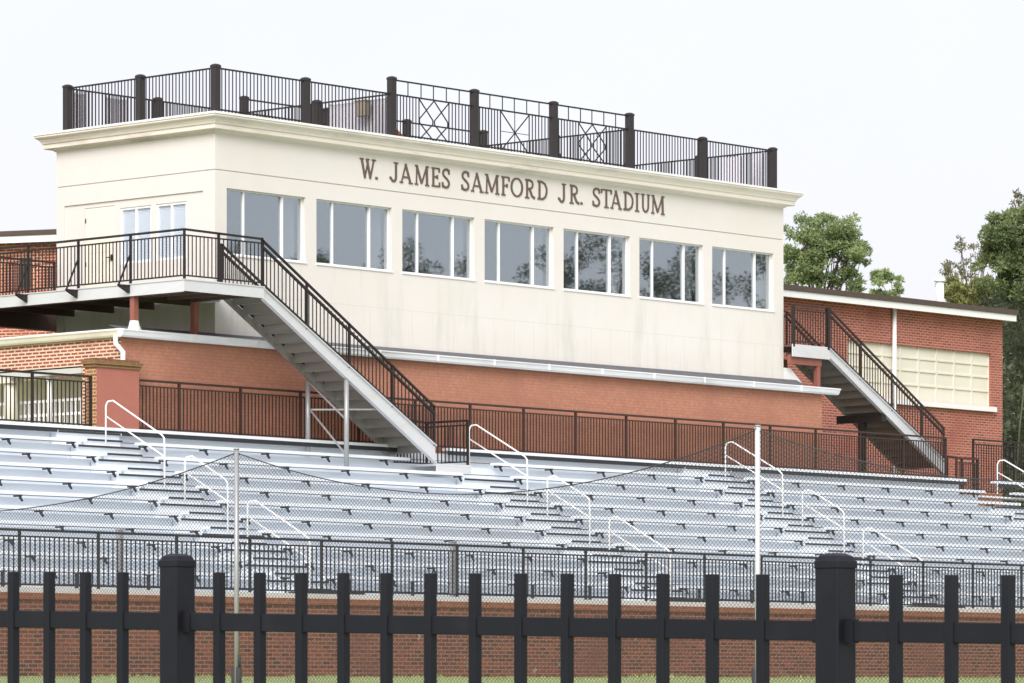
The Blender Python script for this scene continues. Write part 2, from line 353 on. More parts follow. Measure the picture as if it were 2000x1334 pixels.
# front windows
for k, (a, b) in enumerate(wins):
    r = .10; f = .032; fr = MB(); mu = [a + .60, a + 1.79]
    fr.box(a, b, r, r + .06, ZW0, ZW0 + f); fr.box(a, b, r, r + .06, ZW1 - f, ZW1)
    fr.box(a, a + f, r, r + .06, ZW0 + f, ZW1 - f); fr.box(b - f, b, r, r + .06, ZW0 + f, ZW1 - f)
    for m_ in mu: fr.box(m_ - .021, m_ + .021, r - .012, r + .055, ZW0 + f, ZW1 - f)
    w_ = fr.build('window', M['frame_white'], bld)
    MB().box(a - .02, b + .02, -.025, r - .002, ZW0 - .04, ZW0 - .002).build('sill', M['white'], w_)
    pn_ = MB(); rgp = random.Random(100 + k); lim = [a + f, mu[0], mu[1], b - f]
    for q0, q1, yy in ((lim[0], lim[1], .022), (lim[1], lim[2], .040), (lim[2], lim[3], .022)):
        tx, tz = rgp.uniform(-.004, .004), rgp.uniform(-.006, .006); cx_, cz_ = (q0 + q1) / 2, (ZW0 + ZW1) / 2
        pts = [(q0, ZW0 + f), (q1, ZW0 + f), (q1, ZW1 - f), (q0, ZW1 - f)]; dy = [tx * (x - cx_) + tz * (z - cz_) for x, z in pts]
        pn_.add([(x, r + yy + d, z) for (x, z), d in zip(pts, dy)] + [(x, r + yy + .006 + d, z) for (x, z), d in zip(pts, dy)], [(0, 1, 2, 3), (7, 6, 5, 4), (0, 4, 5, 1), (1, 5, 6, 2), (2, 6, 7, 3), (3, 7, 4, 0)])
    pn_.build('pane', M['glass'], w_)
    cu = MB(); c0, c1 = b - (.34 if k % 3 else .46), b - .03; nn = 22
    vs = []; 
    for i in range(nn + 1):
        x = c0 + (c1 - c0) * i / nn; y = .34 + .03 * math.sin(i * 1.6 + k)
        vs += [(x, y, 9.1), (x, y, 10.95)]
    cu.add(vs, [(2 * i, 2 * i + 2, 2 * i + 3, 2 * i + 1) for i in range(nn)], True)
    cu.build('curtain', M['curtain'], w_, fix=False)
# side windows with blinds, side door
for y0, y1, z0, z1 in SW:
    f = .05; fr = MB(); x0 = .055
    fr.box(x0, x0 + .06, y0, y1, z0, z0 + f); fr.box(x0, x0 + .06, y0, y1, z1 - f, z1)
    fr.box(x0, x0 + .06, y0, y0 + f, z0 + f, z1 - f); fr.box(x0, x0 + .06, y1 - f, y1, z0 + f, z1 - f)
    ym = (y0 + y1) / 2; fr.box(x0 - .01, x0 + .05, ym - .025, ym + .025, z0 + f, z1 - f)
    w_ = fr.build('window', M['frame_white'], bld)
    MB().box(x0 + .03, x0 + .036, y0 + f, y1 - f, z0 + f, z1 - f).build('pane', M['glass_side'], w_)
    bl = MB(); n = 34
    for i in range(n):
        z = z0 + .05 + (z1 - z0 - .1) * i / n
        bl.add([(x0 + .045, y0 + f, z), (x0 + .045, y1 - f, z), (x0 + .062, y1 - f, z + .036), (x0 + .062, y0 + f, z + .036)], [(0, 1, 2, 3)])
    bl.build('blind', M['blind'], w_, fix=False)
d_ = MB().box(.045, .11, DO[0] + .008, DO[1] - .008, DO[2], DO[3] - .008); 
d_.box(.040, .045, DO[0] + .14, DO[1] - .14, DO[2] + 1.15, DO[3] - .16).box(.040, .045, DO[0] + .14, DO[1] - .14, DO[2] + .15, DO[2] + .95)
dr = d_.build('door', M['door'], bld)
hb = MB(); hb.box(.02, .045, DO[0] + .08, DO[0] + .13, 9.38, 9.52); hb.tube([(.0, DO[0] + .1, 9.45), (-.03, DO[0] + .1, 9.45), (-.03, DO[0] + .22, 9.45)], .012, 6)
hb.build('handle', M['rail'], dr)
hg = MB(); hg.box(.03, .045, DO[1] - .04, DO[1] - .02, 10.27, 10.37).box(.03, .045, DO[1] - .04, DO[1] - .02, 9.3, 9.4); hg.build('hinge', M['rail'], dr)
# ---- base storey (painted brick), overhanging roof slab and gutters
BW, BL, BR = .30, -3.05, 20.93
bs = MB(); bs.bx(BL + .012, BR, BW - .30, BW, .1, 7.30); bs.bx(BR - .3, BR, -6.0, BW - .30, .1, 7.30)
bs.build('base_wall', M['painted_brick'], bld)
rf = MB(); rf.bx(BL - .12, BR + .12, -6.2, BW + .12, 7.335, 7.44); rf.build('base_roof', M['tar'], bld)
fl = MB()   # tar flashing sloping from the gutter to the wall
fl.add([P(BL - .1, BW + .12, 7.45), P(L + .5, BW + .12, 7.45), P(L + .5, .02, 7.64), P(BL - .1, .02, 7.57)], [(0, 1, 2, 3)])
fl.add([P(L + .5, BW + .12, 7.45), P(L + .5, .02, 7.64), P(L + .5, .02, 7.45)], [(0, 1, 2)])
fl.build('flashing', M['tar'], bld, fix=False)
gt = MB(); go = [(BW + .1, 7.295), (BW + .20, 7.295), (BW + .235, 7.33), (BW + .26, 7.40), (BW + .29, 7.43), (BW + .29, 7.452), (BW + .1, 7.452)]
gt.prism([(-a, z) for a, z in go], BL - .17, BR + .42, 'x')
gt.bx(BR + .0, BR + .36, -1.2, BW + .10, 7.43, 7.475)
for t in [BL + 1.9 * i for i in range(1, 13)]: gt.bx(t - .02, t + .02, BW + .26, BW + .298, 7.32, 7.457)
gt.build('gutter', M['gutter'], bld)
MB().prism([(L + .02, 7.46), (L + .95, 7.46), (L + .30, 7.93), (L + .02, 7.93)], .02, .2, 'y').build('white_curb', M['white'], bld)
# left wing: brick header over an open porch with columns
WG = -4.9
wg = MB(); wg.bx(BL, BL + .3, WG, BW - .302, 6.72, 7.30); wg.bx(BL, BL + .012, BW - .302, BW, 6.0, 7.30); wg.bx(BL + .012, BL + .3, -.9, BW - .302, .1, 6.72)
wg.build('wing_wall', M['wing_brick'], bld)
MB().bx(BL - .02, BL + .34, WG, -.902, 6.60, 6.718).build('lintel', M['concrete'], bld)
g2 = MB(); go2 = [(0, 7.30), (.10, 7.30), (.125, 7.335), (.145, 7.40), (.165, 7.43), (.165, 7.455), (0, 7.455)]
g2.prism([(BL - .0 - a, z) for a, z in go2], -BW - .1, -WG, 'y')
g2.build('gutter', M['gutter_cream'], bld, label='cream gutter along the left wing')
MB().bx(BL - .12, BL + .02, WG, BW + .12, 7.457, 7.475).build('roof_edge', M['white'], bld)
ds = MB(); y0 = -W(238, BL - .1); ds.tube([(BL - .10, -W(226, BL - .1), 7.33), (BL - .10, -W(226, BL - .1), 7.16), (BL - .07, -W(238, BL - .1), 6.98), (BL - .07, -W(238, BL - .1), 5.4)], .055, 10)
ds.build('downspout', M['white'], bld)
pc = MB(); pc.bx(BL + 1.6, BL + 1.7, WG - .6, -.902, 4.9, 6.7); pc.bx(BL, BL + 1.6, WG - .6, -.902, 5.0, 5.25); pc.bx(BL + .0, BL + 1.6, WG - .6, -.902, 6.715, 6.75)
pc.build('porch_wall', M['panel_cream'], bld)
for px, r in ((21, .15), (97, .055)):
    w = W(px, BL + .16); c = MB(); c.tube([P(BL + .16, w, 5.25), P(BL + .16, w, 6.60)], [r, r * .9], 14)
    c.bx(BL + .16 - r * 1.2, BL + .16 + r * 1.2, w - r * 1.2, w + r * 1.2, 6.50, 6.598); c.build('column', M['panel_cream'] if r > .1 else M['white'], bld)
lr = MB()
for z in (5.5, 5.8, 6.1): lr.bar(P(BL + .5, -.95, z), P(BL + .5, WG - .4, z), .04, .06)
for i in range(26): lr.bar(P(BL + .5, -.95 - i * .17, 5.26), P(BL + .5, -.95 - i * .17, 6.12), .06, .03)
lr.build('porch_rail', M['white'], bld)

# ---- raised lettering
def glyph(ch):
    k, n_ = .059, .035
    def ser(x, y, hw=.17): return ([(x - hw, y), (x + hw, y)], 'S')
    G = {
     'W': [([(.12, .99), (.34, .0)], k), ([(.32, .02), (.53, .92)], n_), ([(.45, .99), (.68, .0)], k), ([(.66, .02), (.90, .99)], n_), ser(.12, .98, .12), ser(.9, .98, .12), ser(.5, .98, .10)],
     'J': [([(.68, 1), (.68, .22), (.60, .08), (.42, .02), (.22, .05), (.08, .17)], k), ser(.68, .98, .26), ([(.02, .12), (.02, .24)], .05)],
     'A': [([(.13, 0), (.50, 1)], n_), ([(.46, 1), (.86, 0)], k), ([(.24, .31), (.72, .31)], n_), ser(.13, .02, .13), ser(.87, .02, .15)],
     'M': [([(.13, 0), (.16, .98)], n_), ([(.14, .99), (.49, .08)], k), ([(.49, .08), (.84, .98)], n_), ([(.84, .98), (.87, 0)], k), ser(.12, .02, .11), ser(.87, .02, .13), ser(.12, .98, .09), ser(.88, .98, .09)],
     'E': [([(.24, 0), (.24, 1)], k), ([(.05, .965), (.92, .965)], n_), ([(.05, .035), (.95, .035)], n_), ([(.3, .52), (.7, .52)], n_), ([(.91, .98), (.91, .76)], n_), ([(.94, .02), (.94, .25)], n_), ([(.68, .62), (.68, .42)], n_)],
     'F': [([(.26, 0), (.26, 1)], k), ([(.05, .965), (.95, .965)], n_), ([(.3, .52), (.72, .52)], n_), ([(.93, .98), (.93, .75)], n_), ([(.70, .62), (.70, .42)], n_), ser(.26, .02, .22)],
     'S': [([(.86, .74), (.84, .88), (.68, .965), (.45, .97), (.24, .90), (.15, .77), (.22, .64), (.42, .55), (.66, .45), (.84, .33), (.87, .20), (.76, .08), (.53, .025), (.28, .05), (.13, .15), (.10, .29)], .054), ([(.86, .98), (.86, .72)], .035), ([(.10, .02), (.10, .29)], .035)],
     'O': [([(.5 + .43 * math.cos(a * math.pi / 12), .5 + .475 * math.sin(a * math.pi / 12)) for a in range(25)], .052)],
     'R': [([(.24, 0), (.24, 1)], k), ([(.08, .965), (.5, .965), (.72, .90), (.80, .76), (.74, .60), (.55, .52), (.26, .50)], .047), ([(.46, .52), (.72, .12), (.98, .03)], k), ser(.24, .02, .2)],
     'D': [([(.24, 0), (.24, 1)], k), ([(.06, .965), (.45, .965), (.74, .86), (.89, .65), (.90, .42), (.80, .19), (.56, .05), (.06, .035)], .050)],
     'T': [([(.5, 0), (.5, 1)], k), ([(.04, .965), (.96, .965)], n_), ([(.05, .98), (.05, .76)], .04), ([(.95, .98), (.95, .76)], .04), ser(.5, .02, .2)],
     'I': [([(.5, 0), (.5, 1)], k), ser(.5, .98, .46), ser(.5, .02, .46)],
     'U': [([(.22, 1), (.22, .28), (.30, .11), (.48, .03), (.66, .08), (.80, .25), (.82, 1)], .052), ser(.22, .98, .2), ser(.82, .98, .15)],
     '.': [([(.5, .0), (.5, .13)], .075)],
    }
    return G[ch]
LET = [('W', 704, 734.5), ('.', 732.5, 741), ('J', 763.6, 780), ('A', 782, 806.5), ('M', 811, 839), ('E', 843.6, 860.5), ('S', 864, 880.5), ('S', 902, 918.5), ('A', 921, 945), ('M', 948, 976),
       ('F', 980, 996.5), ('O', 998.5, 1023), ('R', 1026, 1046), ('D', 1050, 1071), ('J', 1092.5, 1107.5), ('R', 1113, 1132.5), ('.', 1133, 1141), ('S', 1158, 1174), ('T', 1175, 1196), ('A', 1193.5, 1215.5),
       ('D', 1218, 1239), ('I', 1241, 1250), ('U', 1253, 1271), ('M', 1273, 1299)]
words = []; lt = MB()
for li, (ch, p0, p1) in enumerate(LET):
    if li in (2, 7, 14, 17): words.append(lt); lt = MB()
    t0, t1 = T(p0, .03), T(p1, .03); z0, H = 11.352 + (t0 - 4.5) * .003, .437
    for j, (pts, wd) in enumerate(glyph(ch)):
        if wd == 'S': wd = .03
        q = [Vector((t0 + x * (t1 - t0), z0 + y * H)) for x, y in pts]; closed = ch == 'O'
        lf, rt = [], []
        for i, p in enumerate(q):
            if closed: d = (q[(i + 1) % 24] - q[(i - 1) % 24]).normalized()
            else:
                d = (q[min(i + 1, len(q) - 1)] - q[max(i - 1, 0)]).normalized()
            nn_ = Vector((-d.y, d.x)); ww = wd
            if closed: ww = wd * (.75 + .4 * abs(math.cos(i * math.pi / 12)))
            lf.append(p + nn_ * ww / 2); rt.append(p - nn_ * ww / 2)
        dep = .018 + .0018 * j
        for i in range(len(q) - 1):
            a, b, c, d2 = lf[i], lf[i + 1], rt[i + 1], rt[i]
            vs = [(v.x, -dep, v.y) for v in (a, b, c, d2)] + [(v.x, .002, v.y) for v in (a, b, c, d2)]
            lt.add(vs, [(0, 1, 2, 3), (7, 6, 5, 4), (0, 4, 5, 1), (2, 6, 7, 3)] + ([(3, 7, 4, 0)] if i == 0 else []) + ([(1, 5, 6, 2)] if i == len(q) - 2 else []))
words.append(lt)
for lt, wd in zip(words, ('W.', 'JAMES', 'SAMFORD', 'JR.', 'STADIUM')): lt.build('sign_lettering', M['letters'], bld, label='raised bronze letters reading ' + wd)

# ================================================================== ROOF RAILING
ZR = 12.30
rr = thing('roof_railing', 'dark metal railing with square posts round the press box roof terrace', 'railing', (0, 0, ZR))
tk = [.18 + 2.765 * k for k in range(8)]; WF, WR_ = -.17, -4.95
def rpost(h):
    s = .155; mb = MB().box(-s / 2, s / 2, -s / 2, s / 2, -.02, h - .03)
    c = s * .56; mb.box(-c, c, -c, c, h - .075, h - .03); a = s * .3
    mb.add([(-c, -c, h - .03), (c, -c, h - .03), (c, c, h - .03), (-c, c, h - .03), (-a, -a, h), (a, -a, h), (a, a, h), (-a, a, h)], [(0, 1, 5, 4), (1, 2, 6, 5), (2, 3, 7, 6), (3, 0, 4, 7), (4, 5, 6, 7)])
    m = mb.mesh('post'); m.materials.append(M['post_dark']); return m
pn, pt = rpost(1.15), rpost(1.465)
for w in (WF, WR_):
    for k, t in enumerate(tk): put(pt if 2 <= k <= 5 else pn, 'post', rr, t, w, ZR)
for t in (tk[0], tk[7]): put(pn, 'post', rr, t, -2.56, ZR)
for t in (tk[2], tk[5]): put(pn, 'post', rr, t, -2.56, ZR)
hp = .08
def rbay(a, b, za=0): panel(rr, a, b, ZR, ZR, .09, 1.065, .108, M['rail'], .018, .034, .034)
for w in (WF, WR_):
    for k in range(7):
        if w == WF and 2 <= k <= 4:
            a, b = tk[k] + hp, tk[k + 1] - hp; Lb = b - a; ua, ub = a + Lb * .315, a + Lb * .70
            panel(rr, (a, w), (ua, w), ZR, ZR, .09, 1.065, .108, M['rail'], .018, .034, .034)
            panel(rr, (ub, w), (b, w), ZR, ZR, .09, 1.065, .108, M['rail'], .018, .034, .034)
            m_ = MB(); m_.bar(P(a, w, ZR + 1.39), P(b, w, ZR + 1.39), .034, .034)
            m_.bar(P(ua, w, ZR + 1.065), P(ub, w, ZR + 1.065), .034, .034); m_.bar(P(ua, w, ZR + .09), P(ub, w, ZR + .09), .034, .034)
            for i in range(1, 6):
                t = a + Lb * i / 6 + (.02 if i < 3 else 0); m_.bar(P(t, w, ZR + 1.07), P(t, w, ZR + 1.38), .018, .018, up=(1, 0, 0))
            for t in (ua, ub): m_.bar(P(t, w, ZR + .1), P(t, w, ZR + 1.05), .02, .02, up=(1, 0, 0))
            z0, z1 = ZR + .11, ZR + 1.05; um = (ua + ub) / 2; S = .022
            if k == 3:
                m_.bar(P(ua, w, z0), P(ub, w, z1), S, S); m_.bar(P(ua, w + .004, z1), P(ub, w + .004, z0), S, S)
                m_.bar(P(um, w - .004, z0), P(um, w - .004, z1), .014, .014, up=(1, 0, 0)); m_.bar(P(ua, w - .003, (z0 + z1) / 2), P(ub, w - .003, (z0 + z1) / 2), .014, .014)
            else:
                zm0, zm1 = z0 + (z1 - z0) * .42, z0 + (z1 - z0) * .52; e = .04
                for s0, s1 in ((ua, um), (um, ub)):
                    m_.bar(P(s0, w, z1), P(s1 - e, w, zm1), S, S); m_.bar(P(s1, w + .004, z1), P(s0 + e * .4, w + .004, zm1), S, S)
                    m_.bar(P(s1 - e, w, zm1), P(s1 - e, w, zm0), S, S, up=(1, 0, 0)); m_.bar(P(s0 + e * .4, w, zm1), P(s0 + e * .4, w, zm0), S, S, up=(1, 0, 0))
                    m_.bar(P(s1 - e, w, zm0), P(s0, w, z0), S, S); m_.bar(P(s0 + e * .4, w + .004, zm0), P(s1, w + .004, z0), S, S)
            m_.build('ornamental_panel', M['rail'], rr)
        else:
            rbay((tk[k] + hp, w), (tk[k + 1] - hp, w))
            if w == WR_ and 2 <= k <= 4: MB().bar(P(tk[k] + hp, w, ZR + 1.39), P(tk[k + 1] - hp, w, ZR + 1.39), .034, .034).build('top_rail', M['rail'], rr)
for t in (tk[0], tk[2], tk[5], tk[7]):
    rbay((t, WF - hp), (t, -2.56 + hp)); rbay((t, -2.56 - hp), (t, WR_ + hp))
# roof terrace odds and ends seen between the pickets
def board(label, t0, t1, w, z0, z1, turn=False):
    mb = MB()
    if turn: mb.bx(w, w + .02, t0, t1, z0, z1)
    else: mb.bx(t0, t1, w, w + .02, z0, z1)
    for e in ((t0, t0 + .03), (t1 - .03, t1)):
        if turn: mb.bx(w - .012, w + .032, e[0], e[1], z0 - .12, z1 + .02)
        else: mb.bx(e[0], e[1], w - .012, w + .032, z0 - .12, z1 + .02)
    o = mb.build('screen_board', M['lilac'], base=(w if turn else t0, -(t0 if turn else w), ZR)); tag(o, label, 'board')
board('broad lilac grey board behind the cross railing of the roof terrace', -2.2, -.35, tk[2] + .06, ZR + .18, ZR + 1.0, True)
board('narrow lilac board on the rear roof railing, leftmost', tk[0] + .30, tk[0] + .62, WR_ - .12, ZR + .15, ZR + 1.0)
board('lilac board on the rear roof railing, second from the left end', tk[0] + 1.25, tk[0] + 1.9, WR_ - .12, ZR + .15, ZR + 1.0)
board('grey board inside the right end railing of the roof, wider one', -1.7, -1.1, tk[7] - .1, ZR + .15, ZR + 1.0, True)
board('grey board inside the right end railing of the roof, narrow front one', -.75, -.4, tk[7] - .1, ZR + .15, ZR + 1.02, True)
tb = MB().bx(tk[2] - .24, tk[2] - .06, -1.10, -.78, ZR + .62, ZR + .95).bx(tk[2] - .26, tk[2] - .04, -1.12, -.76, ZR + .951, ZR + .975).bx(tk[2] - .06, tk[2] + .03, -1.0, -.9, ZR + .7, ZR + .8)
tag(tb.build('utility_box', M['tan'], base=(tk[2] - .15, .95, ZR)), 'small tan utility box fixed to the cross railing of the roof terrace', 'utility box')
ro = MB(); c = P(6.15, -.55, ZR + .16)
for i in range(5): ro.tube([c + Vector((-.3 + .02 * i, .05 * i - .1, -.08 + .05 * math.sin(i))), c + Vector((0, .05 * i - .1, .1 + .02 * math.sin(i * 2))), c + Vector((.34, .05 * i - .1, -.08))], [.05, .075, .05], 8)
tag(ro.build('rolled_netting', M['rust'], base=(6.15, .55, ZR)), 'rust orange rounded bundle lying behind the roof railing', 'bundle')

# ================================================================== BALCONY AND LEFT STAIRCASE
def staircase(root, t0, z0, t1, zbot, wi, wo, railmat, nstep, posts, foot=True):
    """flight going down along +t; stringer top from z0 and underside ending at zbot"""
    mb = MB(); mb.prism([(t0, z0), (t1, zbot + .40), (t1, zbot), (t0, z0 - .25)], -wo, -wo + .05, 'y')
    mb.bar(P(t0, wo, z0 - .012), P(t1, wo, zbot + .39), .11, .02); mb.bar(P(t0, wo, z0 - .243), P(t1, wo, zbot + .01), .11, .02)
    mb.build('stringer', M['fascia'], root)
    mb = MB(); mb.prism([(t0, z0), (t1, zbot + .40), (t1, zbot + .09), (t0, z0 - .15)], -wi - .03, -wi, 'y'); mb.build('stringer', M['steel_pan'], root)
    run = (t1 - t0 - .1) / nstep; rise = (z0 - .25 - zbot) / (t1 - t0) * run
    st = MB(); a, b = -wo + .052, -wi - .0
    st.box(0, run + .03, a, b, -.035, -.02); st.box(run + .005, run + .028, a, b, -rise - .02, -.035); st.box(-.0, .02, a, b, -.055, -.035)
    sm_ = st.mesh('step'); sm_.materials.append(M['steel_pan'])
    for i in range(nstep):
        o = bpy.data.objects.new('step', sm_); COL.objects.link(o); o.parent = root
        o.location = Vector((t0 + .03 + run * i, 0, z0 - .215 + rise - rise * (i + .1))) - WL[root.name]
    for w in (wo, wi):
        A = P(t0, w, z0 + 1.0); B = P(t1 - .02, w, zbot + .40 + .85)
        rail(root, [A, B], .045, .045, railmat, 'handrail'); rail(root, [A - Vector((0, 0, .14)), B - Vector((0, 0, .15))], .05, .05, railmat, 'mid_rail')
        for t in posts:
            f = (t - t0) / (t1 - .02 - t0); MB().bar(P(t, w, z0 + (zbot + .40 - z0) * f - .02), P(t, w, A.z + (B.z - A.z) * f), .045, .045, up=(1, 0, 0)).build('post', railmat, root)
        panel(root, (t0 + .02, w), (t1 - .04, w), z0, zbot + .40, .06, .845, .115, railmat, .018, .035, .04, top=False)
st = thing('steel_staircase', 'long grey steel staircase with balcony wrapping the left corner of the press box', 'staircase', (-2.8, -2.0, 8.42))
TL, WO, WI, ZP, T0 = -2.81, 2.0, .74, 8.42, -.54
pf = MB(); pf.bx(TL, T0, WI - .0, WO, ZP - .05, ZP - .004); pf.bx(TL, -.02, -5.2, WI - .002, ZP - .05, ZP - .004)
pf.build('platform', M['deck_under'], st)
jo = MB()
for t in (-2.1, -1.4, -.75): jo.bx(t - .04, t + .04, .02, WO - .06, ZP - .22, ZP - .052)
for w in (-4.5, -3.2, -1.9, -.6): jo.bx(TL + .06, -.05, w - .04, w + .04, ZP - .22, ZP - .052)
jo.build('joists', M['deck_under'], st)
fc = MB(); fc.bx(TL - .03, T0 + .04, WO, WO + .03, ZP - .235, ZP + .01); fc.bx(TL - .03, TL, -5.2, WO, ZP - .25, ZP + .01); fc.bx(T0, T0 + .03, .05, WI - .05, ZP - .235, ZP + .005)
fc.bx(TL - .06, T0 + .04, WO + .03, WO + .05, ZP - .006, ZP + .014); fc.bx(TL - .05, TL - .03, -5.2, WO + .03, ZP - .006, ZP + .014)
fc.build('fascia', M['fascia'], st)
staircase(st, T0, ZP, 4.84, 4.88, WI, WO, M['rail'], 17, [T0 + .02, T(599, WO), T(682, WO), T(766, WO), 4.8])
ps = [WO, .355, -1.28, -2.89, -4.5]
pm = post_mesh('post', .045, -.1, 1.05, M['rail'])
for w in ps: put(pm, 'post', st, TL + .0, w, ZP)
for t in (T(427, WO), T0 - .0): put(pm, 'post', st, t, WO if t < -.6 else WO, ZP)
rail(st, [P(TL, -5.2, ZP + 1.05), P(TL, WO, ZP + 1.05), P(T0, WO, ZP + 1.02)], .045, .045, M['rail'])
for a, b in zip(ps, ps[1:]): panel(st, (TL, a), (TL, b), ZP, ZP, .09, .93, .112, M['rail'], .018, .03, .03)
panel(st, (TL, WO), (T0, WO), ZP, ZP, .09, .93, .112, M['rail'], .018, .03, .03)
for w in ps[1:4]:
    b_ = MB(); b_.bar(P(TL - .02, w, ZP + .62), P(TL - .34, w, ZP - .02), .03, .03); b_.bar(P(TL - .36, w, ZP - .03), P(TL + .0, w, ZP - .03), .05, .03)
    b_.add([P(TL - .36, w + .03, ZP - .05), P(TL - .05, w + .03, ZP - .05), P(TL - .05, w + .03, ZP - .19), P(TL - .36, w - .03, ZP - .05), P(TL - .05, w - .03, ZP - .05), P(TL - .05, w - .03, ZP - .19)], [(0, 1, 2), (5, 4, 3), (0, 3, 4, 1), (1, 4, 5, 2), (2, 5, 3, 0)])
    b_.build('outrigger', M['rail'], st)
MB().bx(-9.5, 1.2, -5.85, -5.55, 7.97, ZP - .06).build('beam', M['deck_under'], st); MB().bx(TL + .02, TL + .14, -5.5, WO - .1, 8.16, ZP - .06).build('beam', M['deck_under'], st)  # first beam is added, a dark stand-in for shade under the bridge deck
# rear guard across the balcony and the inner guard beside the press box window
rail(st, [P(TL - 2.2, -5.15, ZP + 1.03), P(-.03, -5.15, ZP + 1.03)], .045, .045, M['rail'])
panel(st, (TL - 2.2, -5.15), (-.03, -5.15), ZP, ZP, .08, .92, .095, M['rail'], .02, .03, .03)
put(pm, 'post', st, -.04, -5.15, ZP)
MB().bx(-9.5, -.02, -13, -5.202, ZP - .05, ZP - .004).build('platform', M['deck_under'], st)  # bridge deck extended to the far building, added to block light underneath
# foot landing in the seating
MB().bx(4.84, 5.95, WI, WO + .06, 4.83, 4.88).bx(4.84, 5.95, WO + .02, WO + .06, 4.70, 4.828).build('foot_landing', M['fascia'], st)
for w in (WI, WO): put(post_mesh('post', .045, 0, 1.0, M['rail']), 'post', st, 5.9, w, 4.88)
rail(st, [P(4.84, WI, 5.93), P(5.9, WI, 5.88), P(5.9, WO, 5.88)], .045, .045, M['rail']); panel(st, (5.9, WI), (5.9, WO), 4.88, 4.88, .08, .9, .11, M['rail'], .02, .03, .03)
panel(st, (4.84, WI), (5.9, WI), 4.88, 4.88, .08, .9, .11, M['rail'], .02, .03, .03)
# supports
TC = 2.04
def flight_under(t): return 8.17 + (4.88 - 8.17) * (t - T0) / (4.84 - T0)
for w, zf in ((.80, 5.0), (WO - .02, 4.70)): MB().tube([P(TC, w, zf), P(TC, w, flight_under(TC) + .02)], .055, 12).build('column', M['steel'], st)
br = MB(); br.bar(P(TC, .8, 6.05), P(TC, WO - .02, 4.95), .03, .03); br.bar(P(TC, .8, 6.62), P(TC, WO - .02, 5.72), .035, .035); br.bar(P(TC + .1, WI, 6.0), P(3.15, WO - .05, 6.0), .03, .035)
br.build('brace', M['steel'], st)
def red_col(t, w):
    mb = MB(); mb.bx(t - .065, t + .065, w - .065, w + .065, 7.46, ZP - .25); mb.build('column', M['red_steel'], st, label='red oxide steel column under the balcony')
red_col(TL + .1, .36); red_col(-.9, .30)
MB().tube([P(TL + .1, .36, 7.45), P(TL + .1, .36, 7.56), P(TL + .1, .36, 7.66)], [.17, .12, .095], 10).build('column_boot', M['white'], st)

# ================================================================== RIGHT STAIRCASE
ZQ, T1, TE, Wo2, Wi2 = 8.50, 21.25, 26.2, .26, -1.1
s2 = thing('steel_staircase', 'grey steel staircase with small landing at the right end of the press box', 'staircase', (T1, -.26, ZQ))
MB().bx(L + .01, T1, Wi2, Wo2, ZQ - .05, ZQ - .004).build('platform', M['deck_under'], s2)
MB().bx(L + .01, T1 + .03, Wo2, Wo2 + .03, ZQ - .30, ZQ + .01).bx(T1, T1 + .03, Wi2 + .06, Wo2 - .06, ZQ - .24, ZQ).build('fascia', M['fascia'], s2)
staircase(s2, T1, ZQ, TE, 5.42, Wi2, Wo2, M['rail_brown'], 16, [T1 + .02, T(1681, Wo2), T(1742, Wo2), T(1800, Wo2), TE - .05])
rail(s2, [P(L + .02, Wo2, ZQ + 1.0), P(T1, Wo2, ZQ + 1.0)], .045, .045, M['rail_brown']); panel(s2, (L + .02, Wo2), (T1, Wo2), ZQ, ZQ, .08, .88, .105, M['rail_brown'], .02, .03, .03)
rail(s2, [P(L + .02, Wi2, ZQ + 1.0), P(T1, Wi2, ZQ + 1.0)], .045, .045, M['rail_brown']); panel(s2, (L + .02, Wi2), (T1, Wi2), ZQ, ZQ, .08, .88, .105, M['rail_brown'], .02, .03, .03)
put(post_mesh('post', .1, -.05, 1.02, M['rail']), 'post', s2, T1 - .02, Wo2, ZQ); put(post_mesh('post', .07, -.05, 1.0, M['rail']), 'post', s2, L + .06, Wo2, ZQ)
for w in (Wo2 - .06, Wi2 + .2): MB().bx(L + .03, T1 - .2, w - .1, w, ZQ - .48, ZQ - .25).build('beam', M['red_steel'], s2)
MB().bx(T1 - .36, T1 - .24, Wo2 - .19, Wo2 - .07, 7.48, ZQ - .47).build('column', M['red_steel'], s2)
tm = 23.55; zu = ZQ - .25 + (5.42 - ZQ + .25) * (tm - T1) / (TE - T1)
MB().bx(tm - .08, tm + .08, Wi2 - .1, Wo2 + .02, zu - .2, zu - .0).build('beam', M['rail'], s2)
MB().bx(tm - .08, tm + .08, -.5, -.34, 4.4, zu - .2).build('column', M['rail'], s2)
MB().bx(TE - .1, TE + .9, Wi2 - .2, Wo2 + .1, 4.75, 4.85).build('foot_landing', M['concrete'], s2)
for t in (TE + .1, TE + .75): MB().bar(P(t, Wo2, 4.85), P(t, Wo2, 5.95), .05, .05, up=(1, 0, 0)).build('post', M['rail'], s2)
rail(s2, [P(TE + .1, Wo2, 5.95), P(TE + .75, Wo2, 5.92)], .045, .045, M['rail'])

